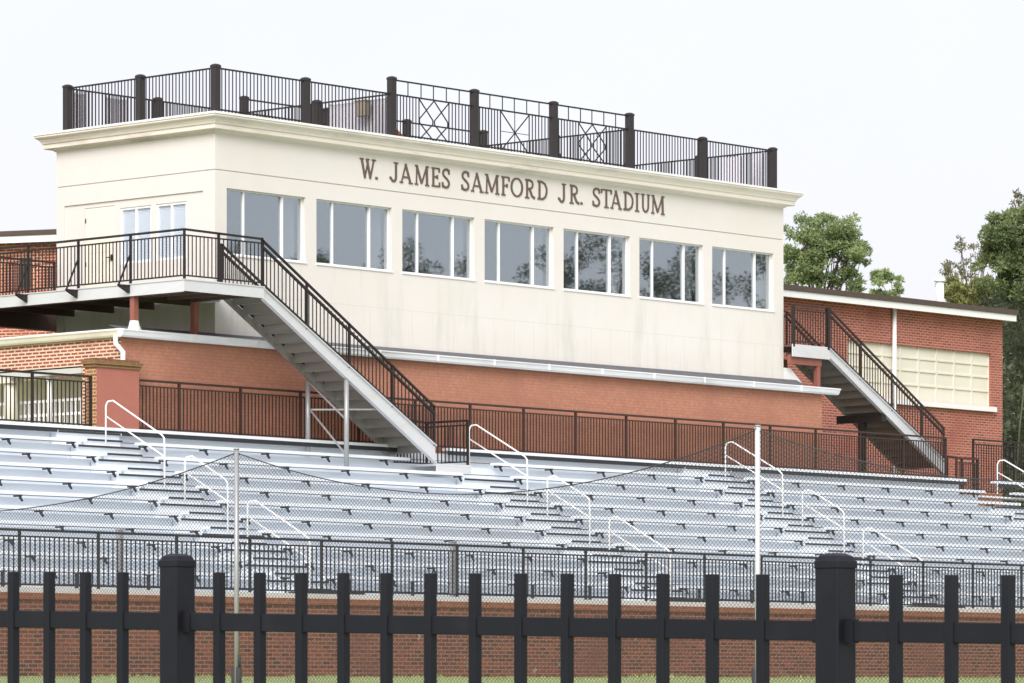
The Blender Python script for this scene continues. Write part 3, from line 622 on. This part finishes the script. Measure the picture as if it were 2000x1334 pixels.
# ================================================================== UPPER FENCE + PIER
UW, UZ = .52, 5.30
pier = thing('brick_pier', 'stub brick pier with pink painted front and mossy corbelled cap', 'pier', (T(185, .62), -.47, 5.0))
pa, pb = T(185, .62), T(272, .62)
MB().bx(pa, pb, .32, .618, 4.6, 6.60).build('shaft', M['pier_side'], pier)
MB().bx(pa + .05, pb - .012, .619, .624, 4.6, 6.60).build('painted_face', M['pier_front'], pier)
c_ = MB(); c_.bx(pa - .04, pb + .03, .30, .655, 6.60, 6.665); c_.bx(pa - .075, pb + .05, .27, .69, 6.667, 6.735); c_.bx(pa - .02, pb + .0, .32, .63, 6.737, 6.79)
c_.build('cap', M['pier_cap'], pier)
def long_fence(name, label, t_posts, w, z0, ht, mat, sp, base_gap=.09, topgap=.12, ps=.05, loc=None, endpost=True):
    f = thing(name, label, 'fence', P(t_posts[0], w, z0))
    pmh = post_mesh('post', ps, -.04, ht, mat)
    for t in t_posts: put(pmh, 'post', f, t, w, z0)
    rail(f, [P(t_posts[0] - .02, w, z0 + ht), P(t_posts[-1] + .02, w, z0 + ht)], .055, .045, mat)
    for a, b in zip(t_posts, t_posts[1:]): panel(f, (a + ps / 2, w), (b - ps / 2, w), z0, z0, base_gap, ht - topgap, sp, mat, .02, .032, .03)
    return f
tu = [pb + .06, T(350, UW), T(470, UW)]
while tu[-1] < 25.4: tu.append(tu[-1] + 1.83)
long_fence('picket_fence', 'dark brown metal picket fence along the salmon painted base wall', tu, UW, UZ, 1.10, M['rail_brown'], .107)
long_fence('picket_fence', 'short dark metal fence in front of the white porch columns', [-9.0, T(63, UW) - 1.83 * .0 - 1.75, T(63, UW), pa - .03], UW, UZ, 1.10, M['rail'], .112)
long_fence('picket_fence', 'low dark fence closing the gap at the right end of the top row', [26.25, 27.2], .6, 4.9, 1.0, M['rail_brown'], .105)
long_fence('picket_fence', 'dark fence against the trees beyond the right end of the gym wall', [27.55, 29.4, 31.2], .2, 5.0, 1.45, M['rail'], .11)

# ================================================================== BLEACHERS
RISE, RUN = .318, .61
def row(i): return .90 + RUN * i, 5.33 - RISE * i
NR = 11; TA, TB = -16.0, 33.0
bp = [-7.20 + 1.832 * k for k in range(-5, 23)]
aisles = [(bp[6], bp[7]), (bp[12], bp[13]), (bp[17], bp[18]), (bp[23], bp[24])]
bl = thing('bleachers', 'bank of pale aluminium bleacher rows with stepped aisles', 'bleachers', (0, -1, gz(1)))
def spans(i):
    cuts = [(a, b) for a, b in aisles]
    if i == 0: return [(TA, 5.35), (6.5, 26.3), (27.7, TB)]
    if i == 1: cuts[1] = (4.55, aisles[1][1]); cuts[3] = (26.3, 27.7)
    if i == 2: cuts[3] = (27.0, 27.7)
    out = []; x = TA
    for a, b in cuts: out.append((x, a)); x = b
    out.append((x, TB)); return out
def bracket_mesh():
    mb = MB(); hw = .078
    mb.prism([(-hw, 0), (hw, 0), (hw, -.018), (.038, -.036), (.036, -.07), (.078, -.122), (.055, -.142), (.0, -.09), (-.03, -.036), (-hw, -.018)], -.0, .035, 'y')
    mb.box(-.012, .012, .035, .2, -.05, -.002)
    m = mb.mesh('bracket'); m.materials.append(M['bracket']); return m
bm_ = bracket_mesh(); brk = []
for i in range(NR):
    w, z = row(i)
    for a, b in spans(i):
        mb = MB(); mb.bx(a, b, w - .25, w - .008, z - .05, z); mb.bx(a, b, w - .008, w, z - .062, z - .003)
        for k in range(3): mb.bx(a, b, w - .2 + .07 * k, w - .17 + .07 * k, z + .0005, z + .004)
        o = mb.build('seat', M['alu'], bl)
        MB().bx(a, b, w - .07, w - .012, z - (.080 if i else .15), z - .0625).build('seat_shade_strip', M['angle'] if i else M['bracket'], o)  # added dark strip painting in the shade under the seat edge and top plank
        for t in bp:
            if i > 0 and a - .05 <= t <= b + .05: brk.append((o, min(max(t, a + .09), b - .09), w, z))
    # risers in two planks; the seam between them is a real step
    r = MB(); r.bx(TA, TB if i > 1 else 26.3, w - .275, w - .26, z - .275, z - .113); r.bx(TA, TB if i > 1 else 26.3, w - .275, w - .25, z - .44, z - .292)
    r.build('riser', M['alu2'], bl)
    f = MB(); f.bx(TA, TB, w - .249, w + .335, z - .47, z - .43); f.build('footboard', M['alu'], bl)
vis = sorted(brk, key=lambda q: (abs(1000 + F * ((KX + q[1] * DX + q[2] * DY) / tw_depth(q[1], q[2])) - 1000) > 1030, tw_depth(q[1], q[2])))
vis = [q for q in vis if abs((KX + q[1] * DX + q[2] * DY) / tw_depth(q[1], q[2]) * F) < 1080]
for q in vis[:100]:
    o = bpy.data.objects.new('bracket', bm_); COL.objects.link(o); o.parent = q[0]
    o.location = Vector((q[1], -q[2] + .012, q[3] - .055)) - WL[bl.name]
rest = MB()
for q in vis[100:]:
    off = Vector((q[1], -q[2] + .012, q[3] - .055)); rest.add([Vector(v.co) + off for v in bm_.vertices], [tuple(p.vertices) for p in bm_.polygons])
tag(rest.build('bracket', M['bracket'], bl), kind='stuff')
for ai, (a, b) in enumerate(aisles):
    tr, ns, hs = MB(), MB(), MB(); c = (a + b) / 2
    for i in range(NR):
        w, z = row(i)
        if ai == 1 and i < 2: continue
        if ai == 3 and i < 2: continue
        zt = z - .112
        tr.bx(a + .03, b - .03, w - .258, w - .004, zt - .05, zt); ns.bx(a + .04, b - .06, w - .003, w + .006, zt - .045, zt - .002)
        tr.bx(a + .05, b - .05, w - .24, w - .05, z - .43, zt - .05)
        h0, h1 = c - .30, c + .68; zh = zt - .159
        hs.bx(h0, h1, w - .003, w + .24, zh - .05, zh); hs.bx(h0 + .12, h1 - .02, w + .0, w + .2, z - .43, zh - .05); ns.bx(h0, h1, w + .241, w + .25, zh - .043, zh - .002)
    tr.build('aisle_tread', M['alu'], bl); hs.build('half_step', M['alu'], bl); ns.build('nosing_strip', M['rubber'], bl)
# legs of the front row and the walkway deck
wl, zl = row(NR - 1)
lg = MB().prism([(-.11, 0), (.11, 0), (.11, -.03), (.028, -.045), (.022, -.44), (-.022, -.44), (-.028, -.045), (-.11, -.03)], .06, .11, 'y').mesh('front_leg'); lg.materials.append(M['bracket'])
for t in bp:
    if -15 < t < 21:
        o = bpy.data.objects.new('front_leg', lg); COL.objects.link(o); o.parent = bl; o.location = Vector((t + .6, -wl - .02 , zl - .052)) - WL[bl.name]
MB().bx(TA, TB, wl + .336, 8.5, 1.60, 1.69).build('walkway', M['alu2'], bl)
mt = MB()
for a, b in aisles[:3]: mt.bx(a + .3, b + .2, wl + .34, wl + .75, 1.692, 1.80); mt.bx(a + .45, b + .05, wl + .76, wl + 1.1, 1.692, 1.74)
mt.build('bottom_step', M['rubber'], bl)
# handrails standing in the aisles
HR = [(1.25, 3.02), (3.62, 4.87), (5.44, 7.2)]
def surf(w):
    return 5.33 - .112 - .159 * max(0, (w - .9) / (RUN / 2)) + .05
def handrail_mesh(w0, w1):
    mb = MB(); z0, z1 = surf(w0) - .12, surf(w1) - .12; h = .86; sl = (surf(w1) - surf(w0)) / (w1 - w0); r = .018
    p = [P(0, w0, z0), P(0, w0, z0 + h - .12)]
    for k in range(1, 6):
        a = k / 6 * 1.05; p.append(P(0, w0 + .16 * (1 - math.cos(a)) * 1.2, z0 + h - .12 + .17 * math.sin(a)))
    p.append(P(0, w0 + .22, z0 + h + .02)); p.append(P(0, w1 - .08, z0 + h + .02 + sl * (w1 - w0 - .30))); p.append(P(0, w1 - .01, z0 + h - .02 + sl * (w1 - w0 - .24))); p.append(P(0, w1, z1 + h - .15)); p.append(P(0, w1, z1 - .1))
    mb.tube(p, r, 8); return mb, (z0, z1, h, sl, r)
apos = ['left of the brick pier front, above the grey net pole', 'beside the foot of the long grey staircase', 'behind the taller pale net pole', 'at the far right end of the stand']
hpos = ['top', 'middle', 'bottom']
for ai, (a, b) in enumerate(aisles):
    for hi, (w0, w1) in enumerate(HR):
        if ai == 3 and hi > 0: continue
        t = (a + b) / 2 + (.12 if ai == 0 else .22)
        if ai == 3: t = T(1948, w0)
        lab = ['white pipe handrail topmost in the aisle ', 'white pipe handrail halfway down the aisle ', 'white pipe handrail lowest in the aisle '][hi] + ['below the pink brick pier', 'at the foot of the long staircase', 'crossed by the pale net pole', 'by the right edge'][ai]
        th = thing('handrail', lab, 'handrail', P(t, w0, surf(w0) - .1), 'white handrails in the bleacher aisles')
        mb, (z0, z1, h, sl, r) = handrail_mesh(w0, w1); mb.v = [v + Vector((t, 0, 0)) for v in mb.v]
        mb.build('pipe', M['rail_white'], th)
        MB().tube([P(t, w0, z0 + h - .29), P(t, w1, z0 + h - .27 + sl * (w1 - w0))], r * .95, 8).build('mid_bar', M['rail_white'], th)

# ================================================================== FRONT WALL + LOWER FENCE
fwall = thing('brick_wall', 'low orange brick retaining wall in front of the bleachers', 'wall', P(0, 8.6, gz(8.6)))
MB().bx(-19, 27, 8.30, 8.60, -.1, 1.52).build('brickwork', M['wall_brick'], fwall)
MB().bx(-19, 27, 8.28, 8.635, 1.52, 1.64).build('cap', M['cap_brick'], fwall)
MB().bx(-19, 27, 8.26, 8.60, 1.641, 1.735).build('coping', M['concrete'], fwall)
lowt = [-16.8, -14.9] + [T(p, 8.42) for p in (38, 192, 345, 488, 628, 766, 893, 1022, 1144, 1262, 1376, 1487, 1595, 1700, 1803, 1900, 1995)] + [20.1]
long_fence('picket_fence', 'black metal picket fence on top of the low orange brick wall', lowt, 8.42, 1.73, 1.045, M['rail_black'], .117, base_gap=.06, topgap=.115, ps=.045)
for px, lab in ((234, 'grey steel post behind the black fence near its left end'), (885, 'grey steel post behind the middle of the black fence')):
    t = T(px, 8.05); mb = MB().bx(t - .05, t + .05, 8.0, 8.1, 1.69, 2.85).bx(t - .065, t + .065, 7.985, 8.115, 2.85, 2.87)
    tag(mb.build('steel_post', M['steel'], base=P(t, 8.05, 1.69)), lab, 'post')

# ================================================================== BALL NET
def along(px):     # the net hangs in one vertical plane that comes closer to the right
    a = Vector((-538 / F * 62, 62)); b = Vector((480 / F * 56.5, 56.5)); d = b - a; k = (px - 1000) / F
    s = (k * a.y - a.x) / (d.x - k * d.y); return a + d * s
NA, NB = along(462), along(1480); NL = (NB - NA).length; ND = (NB - NA) / NL
def npt(u, z): q = NA + ND * u; v = c2w(q.x, q.y, z); return v
def u_of(px): return (along(px) - NA).dot(ND)
def zof(px, py): return (YH - py) / F * along(px).y
ctrl = {}
def lag(pts, x):
    r = 0
    for i, (xi, yi) in enumerate(pts):
        l = yi
        for j, (xj, _) in enumerate(pts):
            if i != j: l *= (x - xj) / (xi - xj)
        r += l
    return r
segL = [(u_of(p), zof(p, q)) for p, q in ((0, 998), (300, 941), (462, 884))]
segM = [(u_of(p), zof(p, q)) for p, q in ((462, 884), (930, 965), (1480, 838))]
segR = [(u_of(p), zof(p, q)) for p, q in ((1480, 838), (1640, 890), (2060, 940))]
UL, UR = u_of(-20), u_of(2060)
def ztop(u):
    if u < 0: return lag(segL, u)
    if u < NL: return lag(segM, u)
    return lag(segR, u)
def gnet(u): v = npt(u, 0); return gz(-v.y) + .02
net = thing('ball_net', 'sagging black safety net slung between two metal poles in front of the bleachers', 'net', npt(NL / 2, gnet(NL / 2)))
cb = MB(); cb.tube([npt(UL + (UR - UL) * i / 90, ztop(UL + (UR - UL) * i / 90)) for i in range(91)], .009, 6); cb.build('top_cable', M['cable'], net)
mesh = MB(); cell = .060; zl_ = -1.0
def strand(p, q): 
    d = Vector(q) - Vector(p); nrm = Vector((0, 0, 1)).cross(npt(1, 0) - npt(0, 0)).normalized() * .0
    r = .0029; a = (npt(1, 0) - npt(0, 0)).normalized()
    dn = d.normalized(); side = dn.cross(Vector((a.y, -a.x, 0))).normalized() * r
    bk = Vector((a.y, -a.x, 0)) * r * 1.4
    mesh.add([p - side, p + side, p + bk, q - side, q + side, q + bk], [(0, 1, 4, 3), (1, 2, 5, 4), (2, 0, 3, 5)])
for sgn in (1, -1):
    u0 = UL - 5 if sgn > 0 else UL
    u_ = u0
    while u_ < (UR if sgn > 0 else UR + 5):
        # strand u = u_ + sgn*(z - zl_)*1 ; walk up until the cable
        z = zl_; last = None; first = None
        while z < 4.2:
            u = u_ + sgn * (z - zl_)
            if UL <= u <= UR and gnet(u) <= z <= ztop(u):
                if first is None: first = (u, z)
                last = (u, z)
            z += .02
        if first and last and last[1] - first[1] > .03: strand(npt(*first), npt(*last))
        u_ += cell
mesh.build('netting', M['net'], net, fix=False)
for px, py, r, lab, mt_ in ((462, 878, .037, 'thinner grey net pole with black foot sleeve at the left', 'steel'), (1480, 833, .037, 'thicker pale net pole standing in front of the bleachers at the right', 'pole_pale')):
    q = along(px); base = c2w(q.x, q.y, 0); zg = gz(-base.y); ztp = zof(px, py); base.z = zg
    th = thing('net_pole', lab, 'pole', base, 'poles holding up the ball net')
    MB().tube([(base.x, base.y, zg), (base.x, base.y, ztp)], r, 12).build('shaft', M[mt_], th)
    MB().tube([(base.x, base.y, ztp), (base.x, base.y, ztp + .02)], [r * 1.3, r * 1.1], 12).tube([(base.x + .06, base.y, ztp - .06), (base.x - .06, base.y, ztp - .02)], .012, 6).build('cap', M['steel'], th)
    e = npt(1, 0) - npt(0, 0); sl = MB()
    for s_ in (-.045, .045):
        c = base + e * s_; sl.tube([(c.x, c.y, zg), (c.x, c.y, .235 if px < 1000 else .19)], .043, 10)
    c = base + e * .06; sl.tube([(c.x, c.y, .23), (c.x, c.y, .42)], .018, 8)
    sl.build('sleeve', M['rubber'], th)

# ================================================================== NEAR FENCE
def nf(s): return c2w(-.9094 + .13351 * s, 13.2 - .12157 * s, 0)
fd = (nf(1) - nf(0)); fl_ = fd.length; fd.normalize(); fang = math.atan2(fd.y, fd.x)
near = thing('picket_fence', 'thick black metal picket fence close in the foreground with two capped posts', 'fence', nf(5) + Vector((0, 0, gz(-nf(5).y))))
def ztopf(s): return .345 - .0036 * s
def nbox(name, s, hw, hd, z0, z1, mat, par, bev=.003, shared=None):
    m = shared or MB().box(-hw, hw, -hd, hd, z0, z1).mesh(name)
    if not shared: m.materials.append(mat)
    o = bpy.data.objects.new(name, m); COL.objects.link(o); o.parent = par
    p = nf(s); p.z = ztopf(s); o.location = p - WL[near.name]; o.rotation_euler = (0, 0, fang)
    b = o.modifiers.new('edge', 'BEVEL'); b.width = bev; b.segments = 2
    return o
plist = [f for f in range(13)] + [-2.45 - .97 * k for k in range(6)] + [14.55 + 1.02 * k for k in range(5)]
pmesh = None
pk = MB().box(-.0145, .0145, -.0145, .0145, -1.45, 0).mesh('picket'); pk.materials.append(M['fence_black'])
for s in plist: nbox('picket', s, 0, 0, 0, 0, None, near, .0025, pk)
posts = [-1.05, 13.41]
for s in posts:
    p = nbox('post', s, .040, .040, -1.6, .018, M['fence_black'], near, .004)
    cm_ = MB(); e = .0425
    cm_.box(-e, e, -e, e, .0, .022)
    pr = [(e - .003, .022), (.034, .034), (.02, .042)]
    vs = []
    for a, z in pr: vs += [(-a, -a, z), (a, -a, z), (a, a, z), (-a, a, z)]
    cm_.add(vs, [(i * 4 + k, i * 4 + (k + 1) % 4, i * 4 + 4 + (k + 1) % 4, i * 4 + 4 + k) for i in range(2) for k in range(4)] + [(8, 9, 10, 11)])
    m = cm_.mesh('cap'); m.materials.append(M['fence_black']); o = bpy.data.objects.new('cap', m); COL.objects.link(o); o.parent = p; o.location = (0, 0, .016)
    bb = o.modifiers.new('edge', 'BEVEL'); bb.width = .003; bb.segments = 2; bb.limit_method = 'ANGLE'; bb.angle_limit = R(40)
for a, b in ((-8.2, posts[0] - .22), (posts[0] + .22, posts[1] - .22), (posts[1] + .22, 19)):
    for dz in (-.126, -1.15):
        mb = MB(); pa_, pb_ = nf(a), nf(b); pa_.z = ztopf(a) + dz - .028; pb_.z = ztopf(b) + dz - .028
        mb.bar(pa_, pb_, .020, .056); mb.build('rail', M['fence_black'], near, bevel=.003)
        for s, sg in ((a, 1), (b, -1)):
            if s < -5 or s > 17: continue
            p0 = nf(s); p0.z = ztopf(s) + dz - .028; MB().bar(p0 - fd * .004 * sg, p0 + fd * .03 * sg, .028, .066).build('rail_bracket', M['fence_black'], near)

# ================================================================== GYM BUILDINGS
GW = -5.2; GL, GRt = 22.0, T(1958, -5.2)
gym = thing('brick_gym', 'long red brick gym behind the right staircase with cream panelled window band', 'building', P(GRt, GW, .1))
a0, a1 = T(1655, GW), T(1936, GW); zs0, zs1 = 7.94, 9.47
gb = MB()
gb.bx(GL, GRt, GW - .3, GW, .1, zs0); gb.bx(GL, GRt, GW - .3, GW, zs1, 10.58); gb.bx(GL, a0, GW - .3, GW, zs0, zs1); gb.bx(a1, GRt, GW - .3, GW, zs0, zs1)
gb.bx(GRt - .3, GRt, GW - 14, GW - .3, .1, 10.58)
gb.build('wall', M['gym_brick'], gym)
MB().bx(GL, GRt + .13, GW - 14.3, GW + .40, 10.62, 10.66).build('roof', M['roof_dark'], gym)
MB().bx(GL, GRt + .10, GW + .38, GW + .42, 10.42, 10.60).bx(GL, GRt + .10, GW + .02, GW + .379, 10.56, 10.60).bx(GRt + .08, GRt + .10, GW - 14, GW + .379, 10.42, 10.60).build('fascia', M['white'], gym)
MB().bx(GL, GRt + .14, GW + .36, GW + .46, 10.603, 10.745).bx(GRt + .06, GRt + .14, GW - 14, GW + .36, 10.603, 10.745).build('roof_edge', M['roof_dark'], gym)
ip = MB(); ip.bx(a0, a1, GW - .14, GW - .10, zs0, zs1); nc = 8; cw = (a1 - a0) / nc
pan = ip.build('window_band', M['panel_cream'], gym)
gm_ = MB()
for i in range(nc + 1): gm_.bx(a0 + cw * i - .03, a0 + cw * i + .03, GW - .10, GW - .075, zs0, zs1)
for z in (zs0 + .45, zs0 + .85, zs0 + 1.2): 
    for i in range(nc): gm_.bx(a0 + cw * i + .05, a0 + cw * i + cw - .05, GW - .10, GW - .07, z - .02, z + .02)
gm_.build('mullion', M['panel_cream'], pan)
MB().bx(a0 - .1, a1 + .12, GW - .1, GW + .12, zs0 - .14, zs0 - .002).build('sill', M['white'], pan)
MB().tube([P(T(1747, GW + .09), GW + .09, 10.47), P(T(1747, GW + .09), GW + .09, 5.4)], .06, 10).build('downspout', M['white'], gym)
v = T(1836, GW - 3); zv = (YH - 545) / F * tw_depth(v, GW - 3); vs_ = MB(); vs_.tube([P(v, GW - 3, 10.6), P(v, GW - 3, zv - .08)], .12, 14); vs_.tube([P(v, GW - 3, zv - .08), P(v, GW - 3, zv)], [.175, .16], 14)
vs_.build('roof_vent', M['gutter'], gym)

FO = c2w(-895 / F * 104 + 1.2, 103.6, .1); FA = math.atan2(-DY * -.94 + DX * .34, DX * -.94 + DY * .34)   # wall runs away to the left
far = thing('brick_building', 'bright red brick building with white fascia behind the left balcony', 'building', FO, rz=FA)
HB = 10.72
fm = MB(); fm.box(0, 22, -.3, 0, 0, HB); fm.box(0, .3, -8, -.3, 0, HB); fm.build('wall', M['far_brick'], far)
MB().box(-.3, 22.3, -8, .02, HB + .10, HB + .14).build('roof', M['roof_dark'], far)
MB().box(-.25, 22.2, .36, .42, HB - .04, HB + .13).box(-.25, 22.2, .02, .359, HB + .06, HB + .10).build('fascia', M['white'], far)
MB().box(-.28, 22.2, .34, .46, HB + .135, HB + .25).build('roof_edge', M['roof_dark'], far)
for x in (1.9, 2.75):
    mb = MB(); mb.box(x, x + .3, .002, .03, 9.62, 10.35)
    for k in range(8): mb.box(x + .02, x + .28, .03, .05, 9.66 + .085 * k, 9.70 + .085 * k)
    mb.build('louvre', M['roof_dark'], far)

# ================================================================== TREES
def leaf_clump(mb, c, r, n, size, flat=.75, rng=random):
    for _ in range(n):
        d = Vector((rng.gauss(0, 1), rng.gauss(0, 1), rng.gauss(0, 1))); d.normalize(); rad = r * rng.random() ** .45
        p = c + Vector((d.x * rad, d.y * rad, d.z * rad * flat))
        o = (d * .8 + Vector((rng.gauss(0, .5), rng.gauss(0, .5), rng.gauss(0, .5) + .25))).normalized()
        sd = o.cross(Vector((rng.gauss(0, 1), rng.gauss(0, 1), rng.gauss(0, 1)))).normalized(); s = size * rng.uniform(.6, 1.4)
        mb.add([p - sd * s * .32, p + sd * s * .32, p + o * s], [(0, 1, 2)])
def limb(tb, p, q, r0, r1, bend=.12, n=5):
    pts = []; L_ = (q - p).length; off = Vector((random.gauss(0, 1), random.gauss(0, 1), random.gauss(0, .6))) * bend * L_
    for i in range(n + 1):
        f = i / n; pts.append(p.lerp(q, f) + off * math.sin(f * math.pi) * .6)
    tb.tube(pts, [r0 + (r1 - r0) * i / n for i in range(n + 1)], 6)
def tree(name, label, px, Y, pytop, clumps, leafm, size, per, zbase=.1, trunk=.22, group=None, crownbase=None, flat=.75, limbs=None):
    """clumps: (px, py, radius px) read at the tree's own distance, given a random depth inside the crown"""
    base = c2w((px - 1000) / F * Y, Y, zbase); sc_ = Y / F
    th = thing(name, label, 'tree', base, group)
    cm, tb = MB(), MB(); zt = (YH - pytop) * sc_
    top = c2w((px - 1000) / F * Y, Y, zt * .93 + .4); limb(tb, base, top, trunk, trunk * .25, .02, 8)
    for (cx, cy, cr, dn) in clumps:
        dep = random.uniform(-1, 1) * max(1.0, abs(cr) * sc_ * 2.2)
        c = c2w((cx - 1000) / F * (Y + dep), Y + dep, (YH - cy) / F * (Y + dep)); r = cr * sc_
        f = max(.35, min(.96, (c.z - (top.z - base.z) * .12) / max(top.z, .1) - .06)); st_ = base.lerp(top, f)
        st_ = st_.lerp(c, .0); (limb(tb, st_, c, trunk * .2, .015, .10, 4) if random.random() < .4 else None)
        for _ in range(3):
            leaf_clump(cm, c + Vector((random.gauss(0, r * .55), random.gauss(0, r * .6), random.gauss(0, r * .4))), r * .72, int(per * dn / 3), size, flat)
    tb.build('trunk', M['bark'], th); cm.build('crown', M[leafm], th, fix=False)
    return th
def fill(cx, cy, rx, ry, n, r0, r1, dens=1.0, hole=.0, seed=1):
    rg = random.Random(seed); out = []; k = 0
    while len(out) < n and k < 5000:
        k += 1; a = rg.uniform(0, 6.283); m_ = math.sqrt(rg.random()); x, y = cx + rx * m_ * math.cos(a), cy + ry * m_ * math.sin(a)
        if noise.noise(Vector((x * .035, y * .035, seed))) < -hole: continue
        out.append((x, y, rg.uniform(r0, r1), dens))
    return out
cl = fill(1606, 476, 80, 54, 62, 12, 19, 1, .14, 3) + fill(1560, 525, 50, 30, 16, 11, 17, .9, .1, 4) + fill(1652, 490, 40, 30, 18, 10, 16, 1, .1, 5) + fill(1610, 540, 75, 16, 22, 10, 15, .9, .3, 41) + [(1572, 428, 14, 1), (1600, 424, 15, 1), (1632, 432, 14, 1), (1662, 452, 14, 1), (1690, 492, 11, 1), (1680, 510, 12, 1)]
tree('pine_tree', 'round crowned green pine rising behind the gym roof beside the press box', 1600, 200, 420, cl, 'needles', .125, 200, trunk=.2)
tree('pine_tree', 'small pine top peeking over the middle of the gym roof', 1730, 230, 535, fill(1726, 556, 34, 24, 24, 6, 10, 1, .2, 6), 'needles', .17, 110, trunk=.14)
tree('pine_tree', 'tiny tree tip at the gym roofline right of the round pine', 1668, 235, 545, fill(1674, 558, 24, 12, 12, 5, 8, .8, .2, 16), 'needles_dark', .15, 90, trunk=.12)
tree('thin_tree', 'thin half bare tree with sparse leaves behind the gym roof', 1896, 190, 450, fill(1897, 500, 32, 50, 26, 7, 11, .35, .1, 7) + fill(1862, 535, 18, 22, 9, 7, 10, .4, .1, 8), 'leaf_sparse', .13, 100, trunk=.08)
tree('leafy_tree', 'low olive green leafy tree just above the right end of the gym roof', 1895, 160, 540, fill(1892, 568, 45, 28, 22, 12, 17, 1, .3, 9), 'leaf_olive', .17, 150, trunk=.14)
cl = fill(1985, 500, 72, 88, 62, 16, 24, 1, .3, 10) + fill(2050, 480, 80, 110, 40, 18, 26, 1, .3, 11) + [(1958, 430, 16, 1), (1985, 420, 16, 1), (1932, 478, 14, 1)]
tree('evergreen_tree', 'large dark evergreen tree cut by the right edge of the photo', 2065, 150, 400, cl, 'needles_dark', .125, 260, trunk=.12)
tree('thin_tree', 'sparse twiggy treetop above the large dark evergreen', 1992, 185, 370, fill(1990, 395, 16, 30, 9, 5, 8, .3, .2, 12) + fill(1965, 425, 14, 18, 6, 5, 8, .3, .2, 13), 'leaf_sparse', .13, 90, trunk=.07)
# dark wood beyond the end of the gym
wd = MB(); tk_ = MB()
for i in range(420):
    px = random.uniform(1925, 2120); Y = random.uniform(150, 175); py = random.uniform(575, 1180)
    leaf_clump(wd, c2w((px - 1000) / F * Y, Y, (YH - py) / F * Y), random.uniform(.5, .95), 150, .17)
for i in range(9):
    px = 1950 + 18 * i; b = c2w((px - 1000) / F * 170, 170, .1); limb(wd, b, b + Vector((random.uniform(-1, 1), random.uniform(-1, 1), 13)), .16, .05, .04, 6)
wd.tube([c2w(970 / F * 150, 149, 5.0), c2w(985 / F * 150, 149, 9.0), c2w(1010 / F * 150, 149, 13.0)], [.05, .035, .02], 6)
o = wd.build('undergrowth', M['leaf_wood'], fix=False); tag(o, 'dark tangled wood beyond the end of the brick gym', 'wood', kind='stuff')
# distant trees off to the right, what the press box windows mirror
tl = MB(); rg = random.Random(21)
for i in range(15):
    Yc = 84 + i * 2.9; X = 62 + rg.uniform(-3, 6); h = [15.0, 15.6, 16.0, 16.9, 17.4, 16.7, 17.3, 16.6, 16.9, 17.6, 18.0, 18.9, 20.0, 20.2, 19.0][i]
    b = c2w(X, Yc, .1); limb(tl, b, b + Vector((0, 0, h * .9)), .25, .05, .03, 5)
    for k in range(26):
        f = rg.random(); z = h * (.55 + .45 * f) - .5; rr_ = 2.6 * (1.05 - f * .8)
        leaf_clump(tl, b + Vector((rg.uniform(-rr_, rr_), rg.uniform(-rr_, rr_), z)), .62, 330, .095, .85, rg)
o = tl.build('treeline', M['leaf_far'], fix=False); tag(o, 'line of trees mirrored in the press box windows', 'trees', kind='stuff')

# ================================================================== SKY, LIGHT, CAMERA
EL = 36.0
sv = Vector((-.74, -.50, 0)).normalized()
sun_dir = Vector((sv.x * math.cos(R(EL)), sv.y * math.cos(R(EL)), math.sin(R(EL))))
wd_ = bpy.data.worlds.new('World'); sc.world = wd_; wd_.use_nodes = True; nt = wd_.node_tree
bg = nt.nodes['Background']; sk = nt.nodes.new('ShaderNodeTexSky'); sk.sky_type = 'NISHITA'; sk.sun_disc = False
sk.sun_elevation = R(EL); sk.sun_rotation = math.atan2(sun_dir.x, sun_dir.y); sk.dust_density = 4; sk.air_density = 1.0
nt.links.new(sk.outputs[0], bg.inputs[0]); bg.inputs[1].default_value = .05
tc = nt.nodes.new('ShaderNodeTexCoord'); nz = nt.nodes.new('ShaderNodeTexNoise'); nz.inputs['Scale'].default_value = 5; nz.inputs['Detail'].default_value = 5
nt.links.new(tc.outputs['Generated'], nz.inputs['Vector'])
cr = nt.nodes.new('ShaderNodeValToRGB'); cr.color_ramp.elements[0].color = (.80, .765, .825, 1); cr.color_ramp.elements[1].color = (.865, .825, .87, 1)
cr.color_ramp.elements[0].position = .3; cr.color_ramp.elements[1].position = .7; nt.links.new(nz.outputs[0], cr.inputs[0])
b2 = nt.nodes.new('ShaderNodeBackground'); nt.links.new(cr.outputs[0], b2.inputs[0]); b2.inputs[1].default_value = .80
ad = nt.nodes.new('ShaderNodeAddShader'); nt.links.new(bg.outputs[0], ad.inputs[0]); nt.links.new(b2.outputs[0], ad.inputs[1]); nt.links.new(ad.outputs[0], nt.nodes['World Output'].inputs[0])
sl = bpy.data.lights.new('sun', 'SUN'); sl.energy = 2.6; sl.angle = R(38); sl.color = (1, .975, .94)
so = bpy.data.objects.new('sun', sl); COL.objects.link(so); so.rotation_euler = sun_dir.to_track_quat('Z', 'Y').to_euler()

cd = bpy.data.cameras.new('camera'); co = bpy.data.objects.new('camera', cd); COL.objects.link(co)
cp = c2w(0, 0, 0); co.location = cp; co.rotation_euler = (R(90), 0, -math.atan2(DY, DX))
cd.sensor_width = 36; cd.sensor_fit = 'HORIZONTAL'; cd.lens = F / 2000 * 36; cd.shift_y = (YH - 667) / 2000
cd.clip_start = .5; cd.clip_end = 3000
cd.dof.use_dof = True; cd.dof.focus_distance = 92; cd.dof.aperture_fstop = 40
sc.camera = co
sc.view_settings.view_transform = 'Standard'; sc.view_settings.look = 'None'; sc.view_settings.exposure = .25; sc.view_settings.gamma = 1
